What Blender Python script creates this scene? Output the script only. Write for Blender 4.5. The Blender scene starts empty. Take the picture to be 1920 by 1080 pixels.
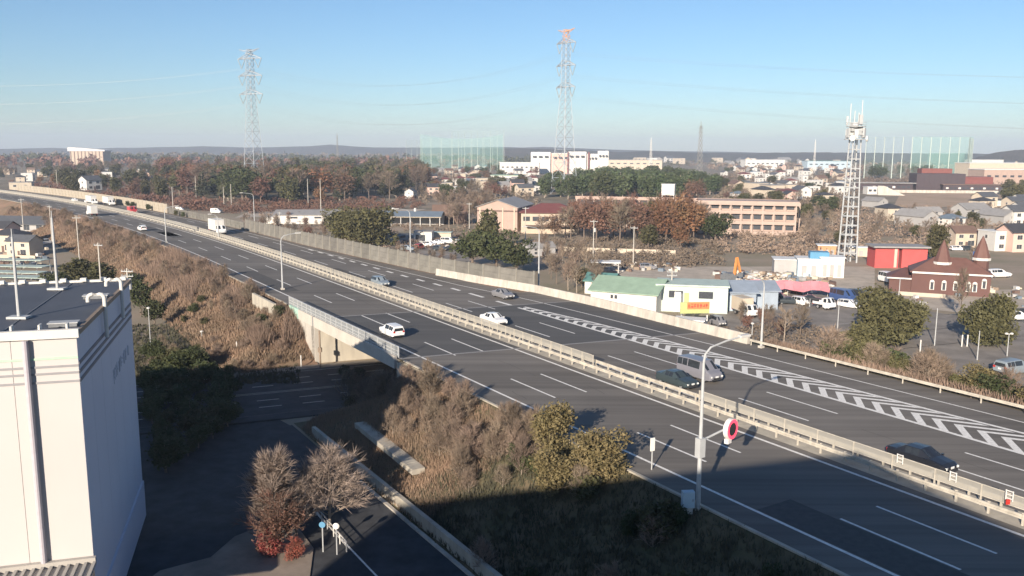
import bpy, math, random
import numpy as np
from mathutils import Vector, Matrix

scene = bpy.context.scene
R = math.radians
rng = random.Random(7)
nrng = np.random.default_rng(11)

# ------------------------------------------------------------------ camera
F_PX, PITCH, ROLL, CAM_H = 1600.0, R(9.16), 0.005, 23.4
cam_d = bpy.data.cameras.new("camera")
cam_d.sensor_width = 36.0
cam_d.lens = 36.0 * F_PX / 1920.0
cam_d.clip_start = 0.5
cam_d.clip_end = 30000.0
cam = bpy.data.objects.new("camera", cam_d)
scene.collection.objects.link(cam)
cam.location = (0, 0, CAM_H)
cam.rotation_euler = (Matrix.Rotation(math.pi / 2 - PITCH, 3, 'X') @ Matrix.Rotation(ROLL, 3, 'Z')).to_euler()
scene.camera = cam

# ------------------------------------------------------------------ light
SUN_AZ, SUN_EL = R(21.6), R(18.6)          # azimuth the light travels towards (from +Y to +X), elevation
sun_dir = Vector((math.sin(SUN_AZ) * math.cos(SUN_EL), math.cos(SUN_AZ) * math.cos(SUN_EL), -math.sin(SUN_EL)))
sd = bpy.data.lights.new("sun", 'SUN')
sd.energy = 5.0
sd.angle = R(0.53)
sd.color = (1.0, 0.87, 0.72)
sun = bpy.data.objects.new("sun", sd)
sun.rotation_euler = sun_dir.to_track_quat('-Z', 'Y').to_euler()
sun.location = (-60, -120, 90)
scene.collection.objects.link(sun)

world = bpy.data.worlds.new("World")
scene.world = world
world.use_nodes = True
wn = world.node_tree
wn.nodes.clear()
w_out = wn.nodes.new('ShaderNodeOutputWorld')
w_bg = wn.nodes.new('ShaderNodeBackground')
w_sky = wn.nodes.new('ShaderNodeTexSky')
w_sky.sky_type = 'NISHITA'
w_sky.sun_disc = False
w_sky.sun_elevation = SUN_EL
w_sky.sun_rotation = SUN_AZ + math.pi
w_sky.altitude = 50
w_sky.air_density = 1.0
w_sky.dust_density = 0.2
w_sky.ozone_density = 5.0
w_bg.inputs['Strength'].default_value = 0.072
wn.links.new(w_sky.outputs['Color'], w_bg.inputs['Color'])
wn.links.new(w_bg.outputs['Background'], w_out.inputs['Surface'])

vs = scene.view_settings
vs.view_transform = 'Standard'
vs.look = 'None'
vs.gamma = 1.0
vs.use_curve_mapping = False
vs.exposure = 0.85
scene.cycles.max_bounces = 6
scene.cycles.transparent_max_bounces = 16
scene.cycles.volume_bounces = 0

# ------------------------------------------------------------------ coordinates
ANG = R(147.7)
DX, DY = math.sin(ANG), math.cos(ANG)        # along the expressway, towards the camera's right
NX, NY = -DY, DX                             # across it, away from the camera
G = -6.5                                     # level of the ground below the embankment

def _ray(px, py):
    x = (px - 960) / F_PX; y = -(py - 540) / F_PX
    c, s = math.cos(ROLL), math.sin(ROLL)
    x, y = c * x - s * y, s * x + c * y
    cp, sp = math.cos(PITCH), math.sin(PITCH)
    return x, cp + y * sp, -sp + y * cp

def at(px, py, z=G):
    d = _ray(px, py); t = (z - CAM_H) / d[2]
    return Vector((d[0] * t, d[1] * t, z))

def atY(px, py, Y):
    d = _ray(px, py); t = Y / d[1]
    return Vector((d[0] * t, Y, CAM_H + d[2] * t))

def curve(u):
    return -0.00033 * (min(u, -170.0) + 170.0) ** 2

def P(u, v, z=0.0):
    w = v + curve(u)
    return Vector((DX * u + NX * w, DY * u + NY * w, z))

def head(u):                                  # direction of +u in the world, as a rotation about Z
    a, b = P(u - 1, 50), P(u + 1, 50)
    return math.atan2(b.y - a.y, b.x - a.x)

def UV(px, py, z=0.0):
    g = at(px, py, z); u = g.x * DX + g.y * DY
    return u, g.x * NX + g.y * NY - curve(u)

def lerp(tab, x):
    if x <= tab[0][0]: return tab[0][1]
    for (a, b), (c, d) in zip(tab, tab[1:]):
        if x <= c: return b + (d - b) * (x - a) / (c - a)
    return tab[-1][1]

# ------------------------------------------------------------------ materials
def hexlin(r, g, b):
    f = lambda c: (c / 255 / 12.92) if c <= 10 else ((c / 255 + 0.055) / 1.055) ** 2.4
    return (f(r), f(g), f(b))

def mat(name, col, rough=0.7, var=0.15, scale=3.0, metallic=0.0, col2=None, rnd=0.0, bump=0.0, stretch=None, spec=0.4, mask=None, blotch=None):
    m = bpy.data.materials.new(name); m.use_nodes = True
    nt = m.node_tree; b = nt.nodes['Principled BSDF']
    b.inputs['Roughness'].default_value = rough
    b.inputs['Metallic'].default_value = metallic
    b.inputs['Specular IOR Level'].default_value = spec
    tc = nt.nodes.new('ShaderNodeTexCoord')
    src = tc.outputs['Object']
    if stretch:
        mp = nt.nodes.new('ShaderNodeMapping')
        mp.inputs['Rotation'].default_value = (0, 0, stretch[0]); mp.inputs['Scale'].default_value = stretch[1]
        nt.links.new(src, mp.inputs['Vector']); src = mp.outputs['Vector']
    no = nt.nodes.new('ShaderNodeTexNoise')
    no.inputs['Scale'].default_value = scale; no.inputs['Detail'].default_value = 5; no.inputs['Roughness'].default_value = 0.62
    nt.links.new(src, no.inputs['Vector'])
    rp = nt.nodes.new('ShaderNodeValToRGB')
    c2 = col2 if col2 else tuple(min(1, c * (1 + var)) for c in col)
    c1 = col if col2 else tuple(c * (1 - var) for c in col)
    lo, hi = mask if mask else (0.34, 0.66)
    rp.color_ramp.elements[0].position = lo; rp.color_ramp.elements[1].position = hi
    rp.color_ramp.elements[0].color = (*c1, 1); rp.color_ramp.elements[1].color = (*c2, 1)
    nt.links.new(no.outputs['Fac'], rp.inputs['Fac'])
    out = rp.outputs['Color']
    if blotch:
        n2 = nt.nodes.new('ShaderNodeTexNoise'); n2.inputs['Scale'].default_value = blotch[0]; n2.inputs['Detail'].default_value = 3
        nt.links.new(tc.outputs['Object'], n2.inputs['Vector'])
        m2 = nt.nodes.new('ShaderNodeMapRange'); m2.inputs['From Min'].default_value = .3; m2.inputs['From Max'].default_value = .7
        m2.inputs['To Min'].default_value = 1 - blotch[1]; m2.inputs['To Max'].default_value = 1 + blotch[1]
        nt.links.new(n2.outputs['Fac'], m2.inputs['Value'])
        h2 = nt.nodes.new('ShaderNodeHueSaturation'); nt.links.new(m2.outputs['Result'], h2.inputs['Value'])
        nt.links.new(out, h2.inputs['Color']); out = h2.outputs['Color']
    if rnd:
        oi = nt.nodes.new('ShaderNodeObjectInfo')
        hs = nt.nodes.new('ShaderNodeHueSaturation')
        mr = nt.nodes.new('ShaderNodeMapRange')
        mr.inputs['To Min'].default_value = 1 - rnd; mr.inputs['To Max'].default_value = 1 + rnd
        nt.links.new(oi.outputs['Random'], mr.inputs['Value']); nt.links.new(mr.outputs['Result'], hs.inputs['Value'])
        mr2 = nt.nodes.new('ShaderNodeMapRange')
        mr2.inputs['To Min'].default_value = 0.5 - rnd * 0.06; mr2.inputs['To Max'].default_value = 0.5 + rnd * 0.06
        ad = nt.nodes.new('ShaderNodeMath'); ad.operation = 'FRACT'
        mu = nt.nodes.new('ShaderNodeMath'); mu.operation = 'MULTIPLY'; mu.inputs[1].default_value = 17.3
        nt.links.new(oi.outputs['Random'], mu.inputs[0]); nt.links.new(mu.outputs[0], ad.inputs[0])
        nt.links.new(ad.outputs[0], mr2.inputs['Value']); nt.links.new(mr2.outputs['Result'], hs.inputs['Hue'])
        nt.links.new(out, hs.inputs['Color']); out = hs.outputs['Color']
    nt.links.new(out, b.inputs['Base Color'])
    if bump:
        bn = nt.nodes.new('ShaderNodeBump'); bn.inputs['Strength'].default_value = bump; bn.inputs['Distance'].default_value = 0.05
        nt.links.new(no.outputs['Fac'], bn.inputs['Height']); nt.links.new(bn.outputs['Normal'], b.inputs['Normal'])
    return m

def net_mat(name, col, alpha):
    m = bpy.data.materials.new(name); m.use_nodes = True
    nt = m.node_tree; b = nt.nodes['Principled BSDF']
    b.inputs['Base Color'].default_value = (*col, 1); b.inputs['Roughness'].default_value = 0.8
    t = nt.nodes.new('ShaderNodeBsdfTransparent'); mx = nt.nodes.new('ShaderNodeMixShader')
    mx.inputs['Fac'].default_value = alpha
    nt.links.new(t.outputs['BSDF'], mx.inputs[1]); nt.links.new(b.outputs['BSDF'], mx.inputs[2])
    nt.links.new(mx.outputs['Shader'], nt.nodes['Material Output'].inputs['Surface'])
    return m

def emis_mat(name, col, strength):
    m = bpy.data.materials.new(name); m.use_nodes = True
    b = m.node_tree.nodes['Principled BSDF']
    b.inputs['Base Color'].default_value = (*col, 1)
    b.inputs['Emission Color'].default_value = (*col, 1); b.inputs['Emission Strength'].default_value = strength
    return m

M = {}
def mk(k, *a, **kw): M[k] = mat(k, *a, **kw)
RD = -math.atan2(DY, DX)
mk('asphalt', (0.125, 0.114, 0.101), 0.85, blotch=(.05, .20), scale=1.0, col2=(0.188, 0.172, 0.152), stretch=(RD, (0.010, 0.75, 1)), spec=0.25)
mk('asphalt_deck', (0.085, 0.083, 0.081), 0.85, scale=1.0, col2=(0.112, 0.109, 0.104), stretch=(RD, (0.03, 0.5, 1)), spec=0.25)
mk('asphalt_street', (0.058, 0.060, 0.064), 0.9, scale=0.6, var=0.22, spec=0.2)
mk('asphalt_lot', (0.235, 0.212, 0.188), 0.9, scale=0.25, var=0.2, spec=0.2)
mk('paint', (0.74, 0.72, 0.67), 0.7, scale=4, var=0.16)
mk('paint_worn', (0.36, 0.35, 0.33), 0.8, scale=8, var=0.3)
mk('joint', (0.27, 0.26, 0.25), 0.8, scale=5, var=0.2)
mk('soil', (0.32, 0.25, 0.19), 0.95, scale=0.05, col2=(0.21, 0.185, 0.12), bump=0.3)
mk('field', (0.46, 0.32, 0.22), 0.95, scale=0.06, col2=(0.34, 0.25, 0.16))
mk('slope', (0.25, 0.155, 0.105), 0.95, scale=0.16, col2=(0.15, 0.112, 0.07), bump=0.6)
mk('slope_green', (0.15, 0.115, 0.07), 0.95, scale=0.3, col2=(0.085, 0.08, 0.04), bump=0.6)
mk('plain', (0.25, 0.195, 0.14), 0.95, blotch=(.05, .25), scale=0.012, col2=(0.15, 0.13, 0.085))
mk('bed_ground', (0.25, 0.205, 0.165), 0.95, scale=0.5, var=0.2)
mk('pale_ground', (0.42, 0.36, 0.29), 0.95, scale=0.4, var=0.15)
mk('concrete', (0.46, 0.43, 0.38), 0.85, scale=0.8, var=0.14, stretch=(0, (1, 1, 0.25)))
mk('concrete_pale', (0.46, 0.425, 0.37), 0.85, scale=0.9, var=0.2, stretch=(0, (1, 1, .3)))
mk('concrete_old', (0.34, 0.31, 0.26), 0.9, scale=0.7, col2=(0.48, 0.44, 0.36), stretch=(0, (1, 1, 0.2)))
mk('noise_wall', (0.165, 0.157, 0.138), 0.8, scale=0.5, var=0.2, rnd=0.15)
mk('noise_wall_cream', (0.38, 0.335, 0.265), 0.8, scale=0.3, var=0.12, rnd=0.04)
mk('rail_cream', (0.45, 0.415, 0.35), 0.6, scale=1.2, var=0.22)
mk('fascia', (0.52, 0.48, 0.42), 0.7, scale=0.5, var=0.08)
mk('fascia_teal', (0.40, 0.60, 0.50), 0.7, scale=0.5, var=0.1)
mk('steel', (0.46, 0.46, 0.455), 0.5, scale=2, var=0.1, metallic=0.2)
mk('steel_dark', (0.16, 0.17, 0.18), 0.6, scale=2, var=0.15)
mk('galv', (0.40, 0.41, 0.41), 0.55, scale=1, var=0.1)
mk('pylon', (0.30, 0.335, 0.365), 0.6, scale=0.5, var=0.08)
mk('pylon_orange', (0.62, 0.33, 0.16), 0.6, scale=0.5, var=0.1)
mk('mast_brown', (0.26, 0.25, 0.23), 0.7)
mk('twig_near', (0.27, 0.215, 0.18), 0.95, scale=0.6, var=0.2)
mk('leaf_dome', (0.115, 0.105, 0.046), 0.8, scale=0.5, col2=(0.075, 0.074, 0.034), rnd=0.12, spec=0.3)
mk('wire', (0.34, 0.36, 0.38), 0.6)
mk('white_wall', (0.49, 0.465, 0.45), 0.6, scale=0.12, var=0.025)
mk('shaded_side_wall', (0.50, 0.53, 0.62), 0.6, scale=0.1, var=0.03)  # bluer copy of the front wall white: that side's shade put into the colour
mk('white_trim', (0.58, 0.565, 0.53), 0.55, scale=1, var=0.05)
mk('stripe_green', (0.40, 0.55, 0.42), 0.6, var=0.05)
mk('stripe_grey', (0.27, 0.265, 0.275), 0.6, var=0.05)
mk('stripe_dark', (0.13, 0.14, 0.17), 0.6, var=0.05)
mk('downpipe', (0.42, 0.39, 0.42), 0.5, var=0.06)
mk('roof_dark', (0.075, 0.082, 0.098), 0.65, scale=0.3, var=0.1)
mk('rust_trim', (0.25, 0.19, 0.14), 0.7, var=0.2)
mk('canopy_metal', (0.36, 0.34, 0.31), 0.6, scale=0.5, var=0.1)
mk('glass', (0.025, 0.03, 0.036), 0.15, var=0.2, spec=0.5)
mk('window_dark', (0.055, 0.06, 0.07), 0.25, var=0.2, spec=0.5)
mk('tyre', (0.018, 0.018, 0.018), 0.85)
mk('rim', (0.42, 0.42, 0.43), 0.35, metallic=0.5)
mk('plate', (0.70, 0.70, 0.68), 0.5)
mk('lamp_glass', (0.70, 0.70, 0.66), 0.2, var=0.05)
mk('tail_red', (0.42, 0.03, 0.025), 0.3, var=0.1)
mk('plastic_black', (0.03, 0.03, 0.032), 0.6)
mk('bark', (0.16, 0.125, 0.10), 0.95, scale=4, var=0.25)
mk('bark_pale', (0.30, 0.25, 0.20), 0.95, scale=4, var=0.2)
mk('twig', (0.175, 0.135, 0.102), 0.95, scale=0.6, var=0.22, rnd=0.22)
mk('twig_grey', (0.225, 0.170, 0.128), 0.95, scale=0.6, var=0.2, rnd=0.2)
mk('leaf_rust', (0.180, 0.090, 0.062), 0.9, scale=0.5, col2=(0.14, 0.088, 0.064), rnd=0.22)
mk('leaf_orange', (0.215, 0.100, 0.052), 0.9, scale=0.5, col2=(0.14, 0.092, 0.048), rnd=0.2)
mk('leaf_red', (0.36, 0.07, 0.06), 0.9, scale=0.8, col2=(0.20, 0.09, 0.07), rnd=0.15)
mk('leaf_green', (0.042, 0.056, 0.022), 0.8, scale=0.5, col2=(0.068, 0.074, 0.031), rnd=0.2, spec=0.3)
mk('leaf_olive', (0.088, 0.080, 0.034), 0.8, scale=0.5, col2=(0.056, 0.058, 0.027), rnd=0.2, spec=0.3)
mk('leaf_khaki', (0.19, 0.15, 0.07), 0.8, scale=0.8, col2=(0.11, 0.095, 0.042), rnd=0.12, spec=0.35)
mk('leaf_bamboo', (0.050, 0.072, 0.029), 0.8, scale=0.12, col2=(0.075, 0.092, 0.040), rnd=0.18, spec=0.3)
mk('leaf_cedar', (0.036, 0.042, 0.024), 0.9, scale=0.5, col2=(0.065, 0.062, 0.034), rnd=0.25)
mk('dry_grass', (0.275, 0.186, 0.128), 0.95, scale=0.25, col2=(0.185, 0.138, 0.095), blotch=(.06, .25))
mk('dry_brush', (0.185, 0.130, 0.100), 0.95, scale=0.3, col2=(0.245, 0.176, 0.132), blotch=(.06, .25))
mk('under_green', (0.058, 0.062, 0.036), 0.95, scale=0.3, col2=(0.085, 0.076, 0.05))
mk('hill', (0.095, 0.078, 0.068), 0.95, scale=0.02, col2=(0.06, 0.062, 0.045))
for k, c in dict(white=(0.58, 0.565, 0.53), cream=(0.50, 0.43, 0.34), beige=(0.46, 0.38, 0.30), pink=(0.60, 0.42, 0.35), grey=(0.36, 0.35, 0.34), brown=(0.13, 0.085, 0.07), peach=(0.40, 0.295, 0.245), letter=(0.37, 0.40, 0.47), peachlight=(0.42, 0.325, 0.275),
                 ochre=(0.50, 0.27, 0.15), museum=(0.062, 0.045, 0.05), museum_red=(0.19, 0.065, 0.055), red=(0.46, 0.085, 0.085), mansion=(0.115, 0.058, 0.05), blue=(0.10, 0.26, 0.40), skyblue=(0.42, 0.52, 0.58), greenwall=(0.46, 0.52, 0.47)).items():
    mk('wall_' + k, c, 0.8, scale=0.4, var=0.06, rnd=0.05)
for k, c in dict(slate=(0.10, 0.105, 0.115), charcoal=(0.055, 0.055, 0.06), brown=(0.16, 0.105, 0.08), red=(0.17, 0.062, 0.056), bluegrey=(0.15, 0.19, 0.23), green=(0.26, 0.36, 0.27), palegreen=(0.42, 0.50, 0.44), white=(0.66, 0.66, 0.64), teal=(0.10, 0.22, 0.20), grey=(0.27, 0.26, 0.25), mansion=(0.15, 0.075, 0.062), shed=(0.28, 0.33, 0.39)).items():
    mk('roof_' + k, c, 0.65, scale=0.6, var=0.1, rnd=0.06)
for k, c in dict(white=(0.75, 0.745, 0.73), silver=(0.22, 0.26, 0.29), dark=(0.035, 0.045, 0.052), black=(0.016, 0.018, 0.024), green=(0.04, 0.055, 0.06), red=(0.40, 0.04, 0.05), blue=(0.05, 0.09, 0.22), grey=(0.20, 0.20, 0.21), lavender=(0.19, 0.19, 0.215)).items():
    mk('paint_' + k, c, 0.28, scale=1, var=0.03, spec=0.5)
mk('pink_tarp', (0.56, 0.215, 0.24), 0.8, scale=0.4, var=0.12)
mk('sign_orange', (0.56, 0.21, 0.085), 0.6, var=0.05)
mk('sign_lime', (0.42, 0.46, 0.20), 0.6, var=0.05)
mk('sign_red', (0.42, 0.05, 0.05), 0.6)
mk('sign_white', (0.72, 0.70, 0.65), 0.6, var=0.04)
mk('yellow', (0.60, 0.60, 0.10), 0.6)
mk('orange', (0.50, 0.21, 0.06), 0.6)
mk('insulator', (0.30, 0.33, 0.33), 0.5)
M['net_green'] = net_mat('net_green', (0.20, 0.42, 0.36), 0.22)
M['net_faint'] = net_mat('net_faint', (0.24, 0.42, 0.37), 0.08)
M['net_dark'] = net_mat('net_dark', (0.10, 0.32, 0.27), 0.38)
M['mesh_cream'] = net_mat('mesh_cream', (0.44, 0.42, 0.37), 0.55)
M['mesh_grey'] = net_mat('mesh_grey', (0.42, 0.44, 0.44), 0.55)
M['led_red'] = emis_mat('led_red', (0.9, 0.05, 0.09), 1.1)

# ------------------------------------------------------------------ mesh helpers
col = bpy.data.collections.new("place"); scene.collection.children.link(col)

class MB:
    def __init__(s): s.v = []; s.f = []; s.m = []
    def add(s, vs, fs, mi=0):
        o = len(s.v); s.v += [tuple(p) for p in vs]
        for f in fs: s.f.append(tuple(o + i for i in f)); s.m.append(mi)
    def quad(s, a, b, c, d, mi=0): s.add((a, b, c, d), ((0, 1, 2, 3),), mi)
    def box(s, c, size, rz=0.0, mi=0):
        x, y, z = size[0] / 2, size[1] / 2, size[2] / 2
        ca, sa = math.cos(rz), math.sin(rz)
        vs = [(c[0] + ca * i - sa * j, c[1] + sa * i + ca * j, c[2] + k) for k in (-z, z) for i, j in ((-x, -y), (x, -y), (x, y), (-x, y))]
        s.add(vs, ((3, 2, 1, 0), (4, 5, 6, 7), (0, 1, 5, 4), (1, 2, 6, 5), (2, 3, 7, 6), (3, 0, 4, 7)), mi)
    def bar(s, a, b, w, h, mi=0, up=Vector((0, 0, 1))):
        a, b = Vector(a), Vector(b); d = (b - a).normalized()
        r = d.cross(up)
        if r.length < 1e-4: r = d.cross(Vector((1, 0, 0)))
        r.normalize(); q = r.cross(d).normalized()
        vs = [p + r * i * w / 2 + q * j * h / 2 for p in (a, b) for i, j in ((-1, -1), (1, -1), (1, 1), (-1, 1))]
        s.add(vs, ((0, 1, 2, 3), (7, 6, 5, 4), (4, 5, 1, 0), (5, 6, 2, 1), (6, 7, 3, 2), (7, 4, 0, 3)), mi)
    def tube(s, pts, rad, n=8, mi=0, cap=True):
        pts = [Vector(p) for p in pts]
        if not hasattr(rad, '__len__'): rad = [rad] * len(pts)
        rings = []
        d0 = (pts[1] - pts[0]).normalized()
        ref = Vector((0, 0, 1)) if abs(d0.z) < 0.9 else Vector((1, 0, 0))
        o = len(s.v)
        for i, p in enumerate(pts):
            d = (pts[min(i + 1, len(pts) - 1)] - pts[max(i - 1, 0)]).normalized()
            x = d.cross(ref)
            if x.length < 1e-5: x = d.cross(Vector((0, 1, 0)))
            x.normalize(); y = d.cross(x).normalized()
            for k in range(n):
                a = 2 * math.pi * k / n
                s.v.append(tuple(p + (x * math.cos(a) + y * math.sin(a)) * rad[i]))
        for i in range(len(pts) - 1):
            for k in range(n):
                k2 = (k + 1) % n
                s.f.append((o + i * n + k, o + i * n + k2, o + (i + 1) * n + k2, o + (i + 1) * n + k)); s.m.append(mi)
        if cap and n > 2:
            s.f.append(tuple(o + k for k in range(n))[::-1]); s.m.append(mi)
            s.f.append(tuple(o + (len(pts) - 1) * n + k for k in range(n))); s.m.append(mi)
    def prism(s, poly, z0, z1, mi=0):           # plan polygon, extruded upwards
        n = len(poly)
        vs = [(p[0], p[1], z0) for p in poly] + [(p[0], p[1], z1) for p in poly]
        s.add(vs, [tuple(range(n))[::-1], tuple(range(n, 2 * n))] + [(i, (i + 1) % n, n + (i + 1) % n, n + i) for i in range(n)], mi)
    def slab(s, prof, a, b, mi=0):               # profile in (x,z) extruded along y from a to b
        n = len(prof)
        vs = [(p[0], a, p[1]) for p in prof] + [(p[0], b, p[1]) for p in prof]
        s.add(vs, [tuple(range(n)), tuple(range(n, 2 * n))[::-1]] + [(n + i, n + (i + 1) % n, (i + 1) % n, i) for i in range(n)], mi)
    def disc(s, c, axis, r, th, n=20, mi=0):
        a = Vector(axis).normalized(); c = Vector(c)
        s.tube([c - a * th / 2, c + a * th / 2], r, n, mi)
    def data(s, name, mats, smooth=False):
        me = bpy.data.meshes.new(name); me.from_pydata(s.v, [], s.f)
        if not isinstance(mats, (list, tuple)): mats = [mats]
        for k in mats: me.materials.append(M[k] if isinstance(k, str) else k)
        if len(mats) > 1: me.polygons.foreach_set('material_index', s.m)
        if smooth: me.polygons.foreach_set('use_smooth', [True] * len(me.polygons))
        me.update(); return me
    def build(s, name, mats, parent=None, loc=None, rz=0, smooth=False):
        return put(name, s.data(name, mats, smooth), parent, loc, rz)

def put(name, me, parent=None, loc=None, rz=0.0, sc=None):
    o = bpy.data.objects.new(name, me); col.objects.link(o)
    if parent: o.parent = parent
    if loc is not None: o.location = loc
    if rz: o.rotation_euler = (0, 0, rz)
    if sc is not None: o.scale = sc if hasattr(sc, '__len__') else (sc, sc, sc)
    return o

def tri_data(name, v, mat_key, nper=3):
    v = np.asarray(v, dtype=np.float32).reshape(-1, 3); n = len(v) // nper
    me = bpy.data.meshes.new(name)
    me.vertices.add(len(v)); me.vertices.foreach_set('co', v.ravel())
    me.loops.add(n * nper); me.loops.foreach_set('vertex_index', np.arange(n * nper, dtype=np.int32))
    me.polygons.add(n); me.polygons.foreach_set('loop_start', np.arange(0, n * nper, nper, dtype=np.int32))
    me.polygons.foreach_set('loop_total', np.full(n, nper, dtype=np.int32))
    me.materials.append(M[mat_key]); me.update(calc_edges=True); return me

def tag(o, label=None, cat=None, group=None, kind=None):
    if label: o['label'] = label
    if cat: o['category'] = cat
    if group: o['group'] = group
    if kind: o['kind'] = kind
    return o

def empty(name, loc=(0, 0, 0), rz=0.0, sc=1.0):
    o = bpy.data.objects.new(name, None); col.objects.link(o)
    o.location = loc; o.rotation_euler = (0, 0, rz); o.scale = (sc, sc, sc); o.empty_display_size = 0.3
    return o

def dup(o, parent=None, loc=None, rz=None, sc=None):
    c = o.copy(); col.objects.link(c)
    if parent: c.parent = parent
    if loc is not None: c.location = loc
    if rz is not None: c.rotation_euler = (0, 0, rz)
    if sc is not None: c.scale = sc if hasattr(sc, '__len__') else (sc, sc, sc)
    for ch in list(o.children): dup(ch, c)
    return c

def struct(name, mb, mats, **kw):
    return tag(mb.build(name, mats, **kw), kind='structure')

def strip(mb, us, va, vb, z, mi=0):
    """a sheet along the expressway; va, vb functions of u"""
    fa = va if callable(va) else (lambda u: va); fb = vb if callable(vb) else (lambda u: vb)
    for a, b in zip(us, us[1:]):
        mb.quad(P(a, fa(a), z), P(b, fa(b), z), P(b, fb(b), z), P(a, fb(a), z), mi)

def frange(a, b, st):
    n = max(1, int(round((b - a) / st))); return [a + (b - a) * i / n for i in range(n + 1)]
# ------------------------------------------------------------------ ground and far terrain
mb = MB()
xs = [-6000, -3000, -1000, -300, 300, 1000, 3000, 6000]; ys = [-400, -100, 300, 900, 2000, 5000, 7500]
for i in range(len(xs) - 1):
    for j in range(len(ys) - 1):
        mb.quad((xs[i], ys[j], G), (xs[i + 1], ys[j], G), (xs[i + 1], ys[j + 1], G), (xs[i], ys[j + 1], G))
struct('ground', mb, 'plain')

# near ground: soil round the expressway, drawn as a sheet over the plain
mb = MB(); mb.add([(-420, 30, G + .01), (230, 30, G + .01), (330, 420, G + .01), (-420, 420, G + .01)], [(0, 1, 2, 3)])
struct('soil_ground', mb, 'soil')

def ridge(name, pts, depth, seed):
    """a low wooded ridge: pts = (pixel x, pixel y of the crest), at the given distance"""
    r = random.Random(seed); mb = MB(); rows = []
    n = 90
    for i in range(n + 1):
        px = pts[0][0] + (pts[-1][0] - pts[0][0]) * i / n
        py = lerp(pts, px) + r.uniform(-0.5, 0.5)
        c = atY(px, py, depth)
        w = depth * 0.12
        rows.append([(c.x * .9, depth * .9, G - 2), (c.x * .94, depth * .94, G + (c.z - G) * .45 + r.uniform(-.6, .6)), (c.x, depth, c.z),
                     (c.x * 1.08, depth * 1.08, G + (c.z - G) * .6), (c.x * 1.16, depth * 1.16, G - 2)])
    for a, b in zip(rows, rows[1:]):
        for k in range(4): mb.quad(a[k], b[k], b[k + 1], a[k + 1])
    return struct(name, mb, 'hill')

ridge('hills', [(-900, 280), (-200, 279), (0, 279), (90, 277), (150, 279), (300, 276), (390, 274), (470, 277), (560, 275), (620, 271), (680, 276), (860, 277), (930, 274), (960, 277), (1020, 275), (1100, 279), (1240, 283), (1500, 287), (1700, 288), (1920, 289), (2700, 290)], 4200, 1)
ridge('hills', [(900, 278), (990, 278), (1080, 281), (1160, 285), (1230, 283), (1290, 286), (1400, 287), (1480, 286), (1560, 286), (1660, 287), (1800, 288), (1990, 290)], 2600, 2)
ridge('hills', [(1740, 306), (1800, 303), (1835, 294), (1870, 285), (1905, 281), (1960, 281), (2060, 290), (2200, 300)], 1800, 3)

# ------------------------------------------------------------------ embankments
S_J = 0.19
def j1(v): return -113.6 + S_J * (v - 42.4)
def j2(v): return -86.0 + S_J * (v - 42.4)
WALL = [(-700, 70), (-250, 69.2), (-206, 69.4), (-173, 71.5), (-145, 73.9), (-130, 76.4), (-118, 79.2), (-100, 80.3), (-72, 80.3), (80, 80.3)]
def wb(u): return lerp(WALL, u)
FAR_EDGE = [(-700, 66.6), (-195, 67.2), (-156, 69.4), (-130, 71.2), (-112, 73.6), (-97, 74.4), (-65, 75.8), (-37, 76.7), (80, 78.6)]
def fe(u): return lerp(FAR_EDGE, u)

def bank(us, endfun):
    """near slope and far slope of one embankment; endfun(u, v) gives the level near the bridge"""
    mb = MB(); nr = random.Random(5)
    vs_ = [27.0, 27.9, 29, 31, 33, 35, 37, 38.4, 39.4]
    grid = []
    for u in us:
        row = []
        for v in vs_:
            z = G - .1 + (v - 27.9) / (39.4 - 27.9) * (-.06 - G + .1)
            z = max(G - .12, z)
            if 28 < v < 38.8: z += nr.uniform(-.22, .22)
            z = min(z, endfun(u, v))
            row.append(P(u, v, z))
        grid.append(row)
    for a, b in zip(grid, grid[1:]):
        for k in range(len(vs_) - 1): mb.quad(a[k], b[k], b[k + 1], a[k + 1])
    return mb
us_l = frange(-640, -200, 8) + frange(-196, -112, 2)
mbl = bank(us_l, lambda u, v: -.06 if u <= -124.5 else max(G - .12, -.06 + (u + 124.5) / 11.0 * (G + .06)))
us_r = frange(-92, 70, 2)
mbr = bank(us_r, lambda u, v: -.06 if u >= -76 else max(G - .12, -.06 - (u + 76) / 13.0 * (G + .06)))
# tops, far slopes and ends
def top_and_far(mb, us, jf, sgn):
    cut = (lambda u, v: min(u, jf(v))) if sgn < 0 else (lambda u, v: max(u, jf(v)))
    for a, b in zip(us, us[1:]):
        va, vb = wb(a) + 1.6, wb(b) + 1.6
        pa0, pb0 = P(cut(a, 39.4), 39.4, -.06), P(cut(b, 39.4), 39.4, -.06)
        pa1, pb1 = P(cut(a, va), va, -.06), P(cut(b, vb), vb, -.06)
        pa2, pb2 = P(cut(a, va + 11), va + 11, G - .1), P(cut(b, vb + 11), vb + 11, G - .1)
        mb.quad(pa0, pb0, pb1, pa1); mb.quad(pa1, pb1, pb2, pa2)
top_and_far(mbl, frange(-640, -200, 10) + frange(-195, -97, 3), j1, -1)
top_and_far(mbr, frange(-89, 70, 3), j2, 1)
struct('embankment', mbl, 'slope')
struct('embankment', mbr, 'slope_green')

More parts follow.
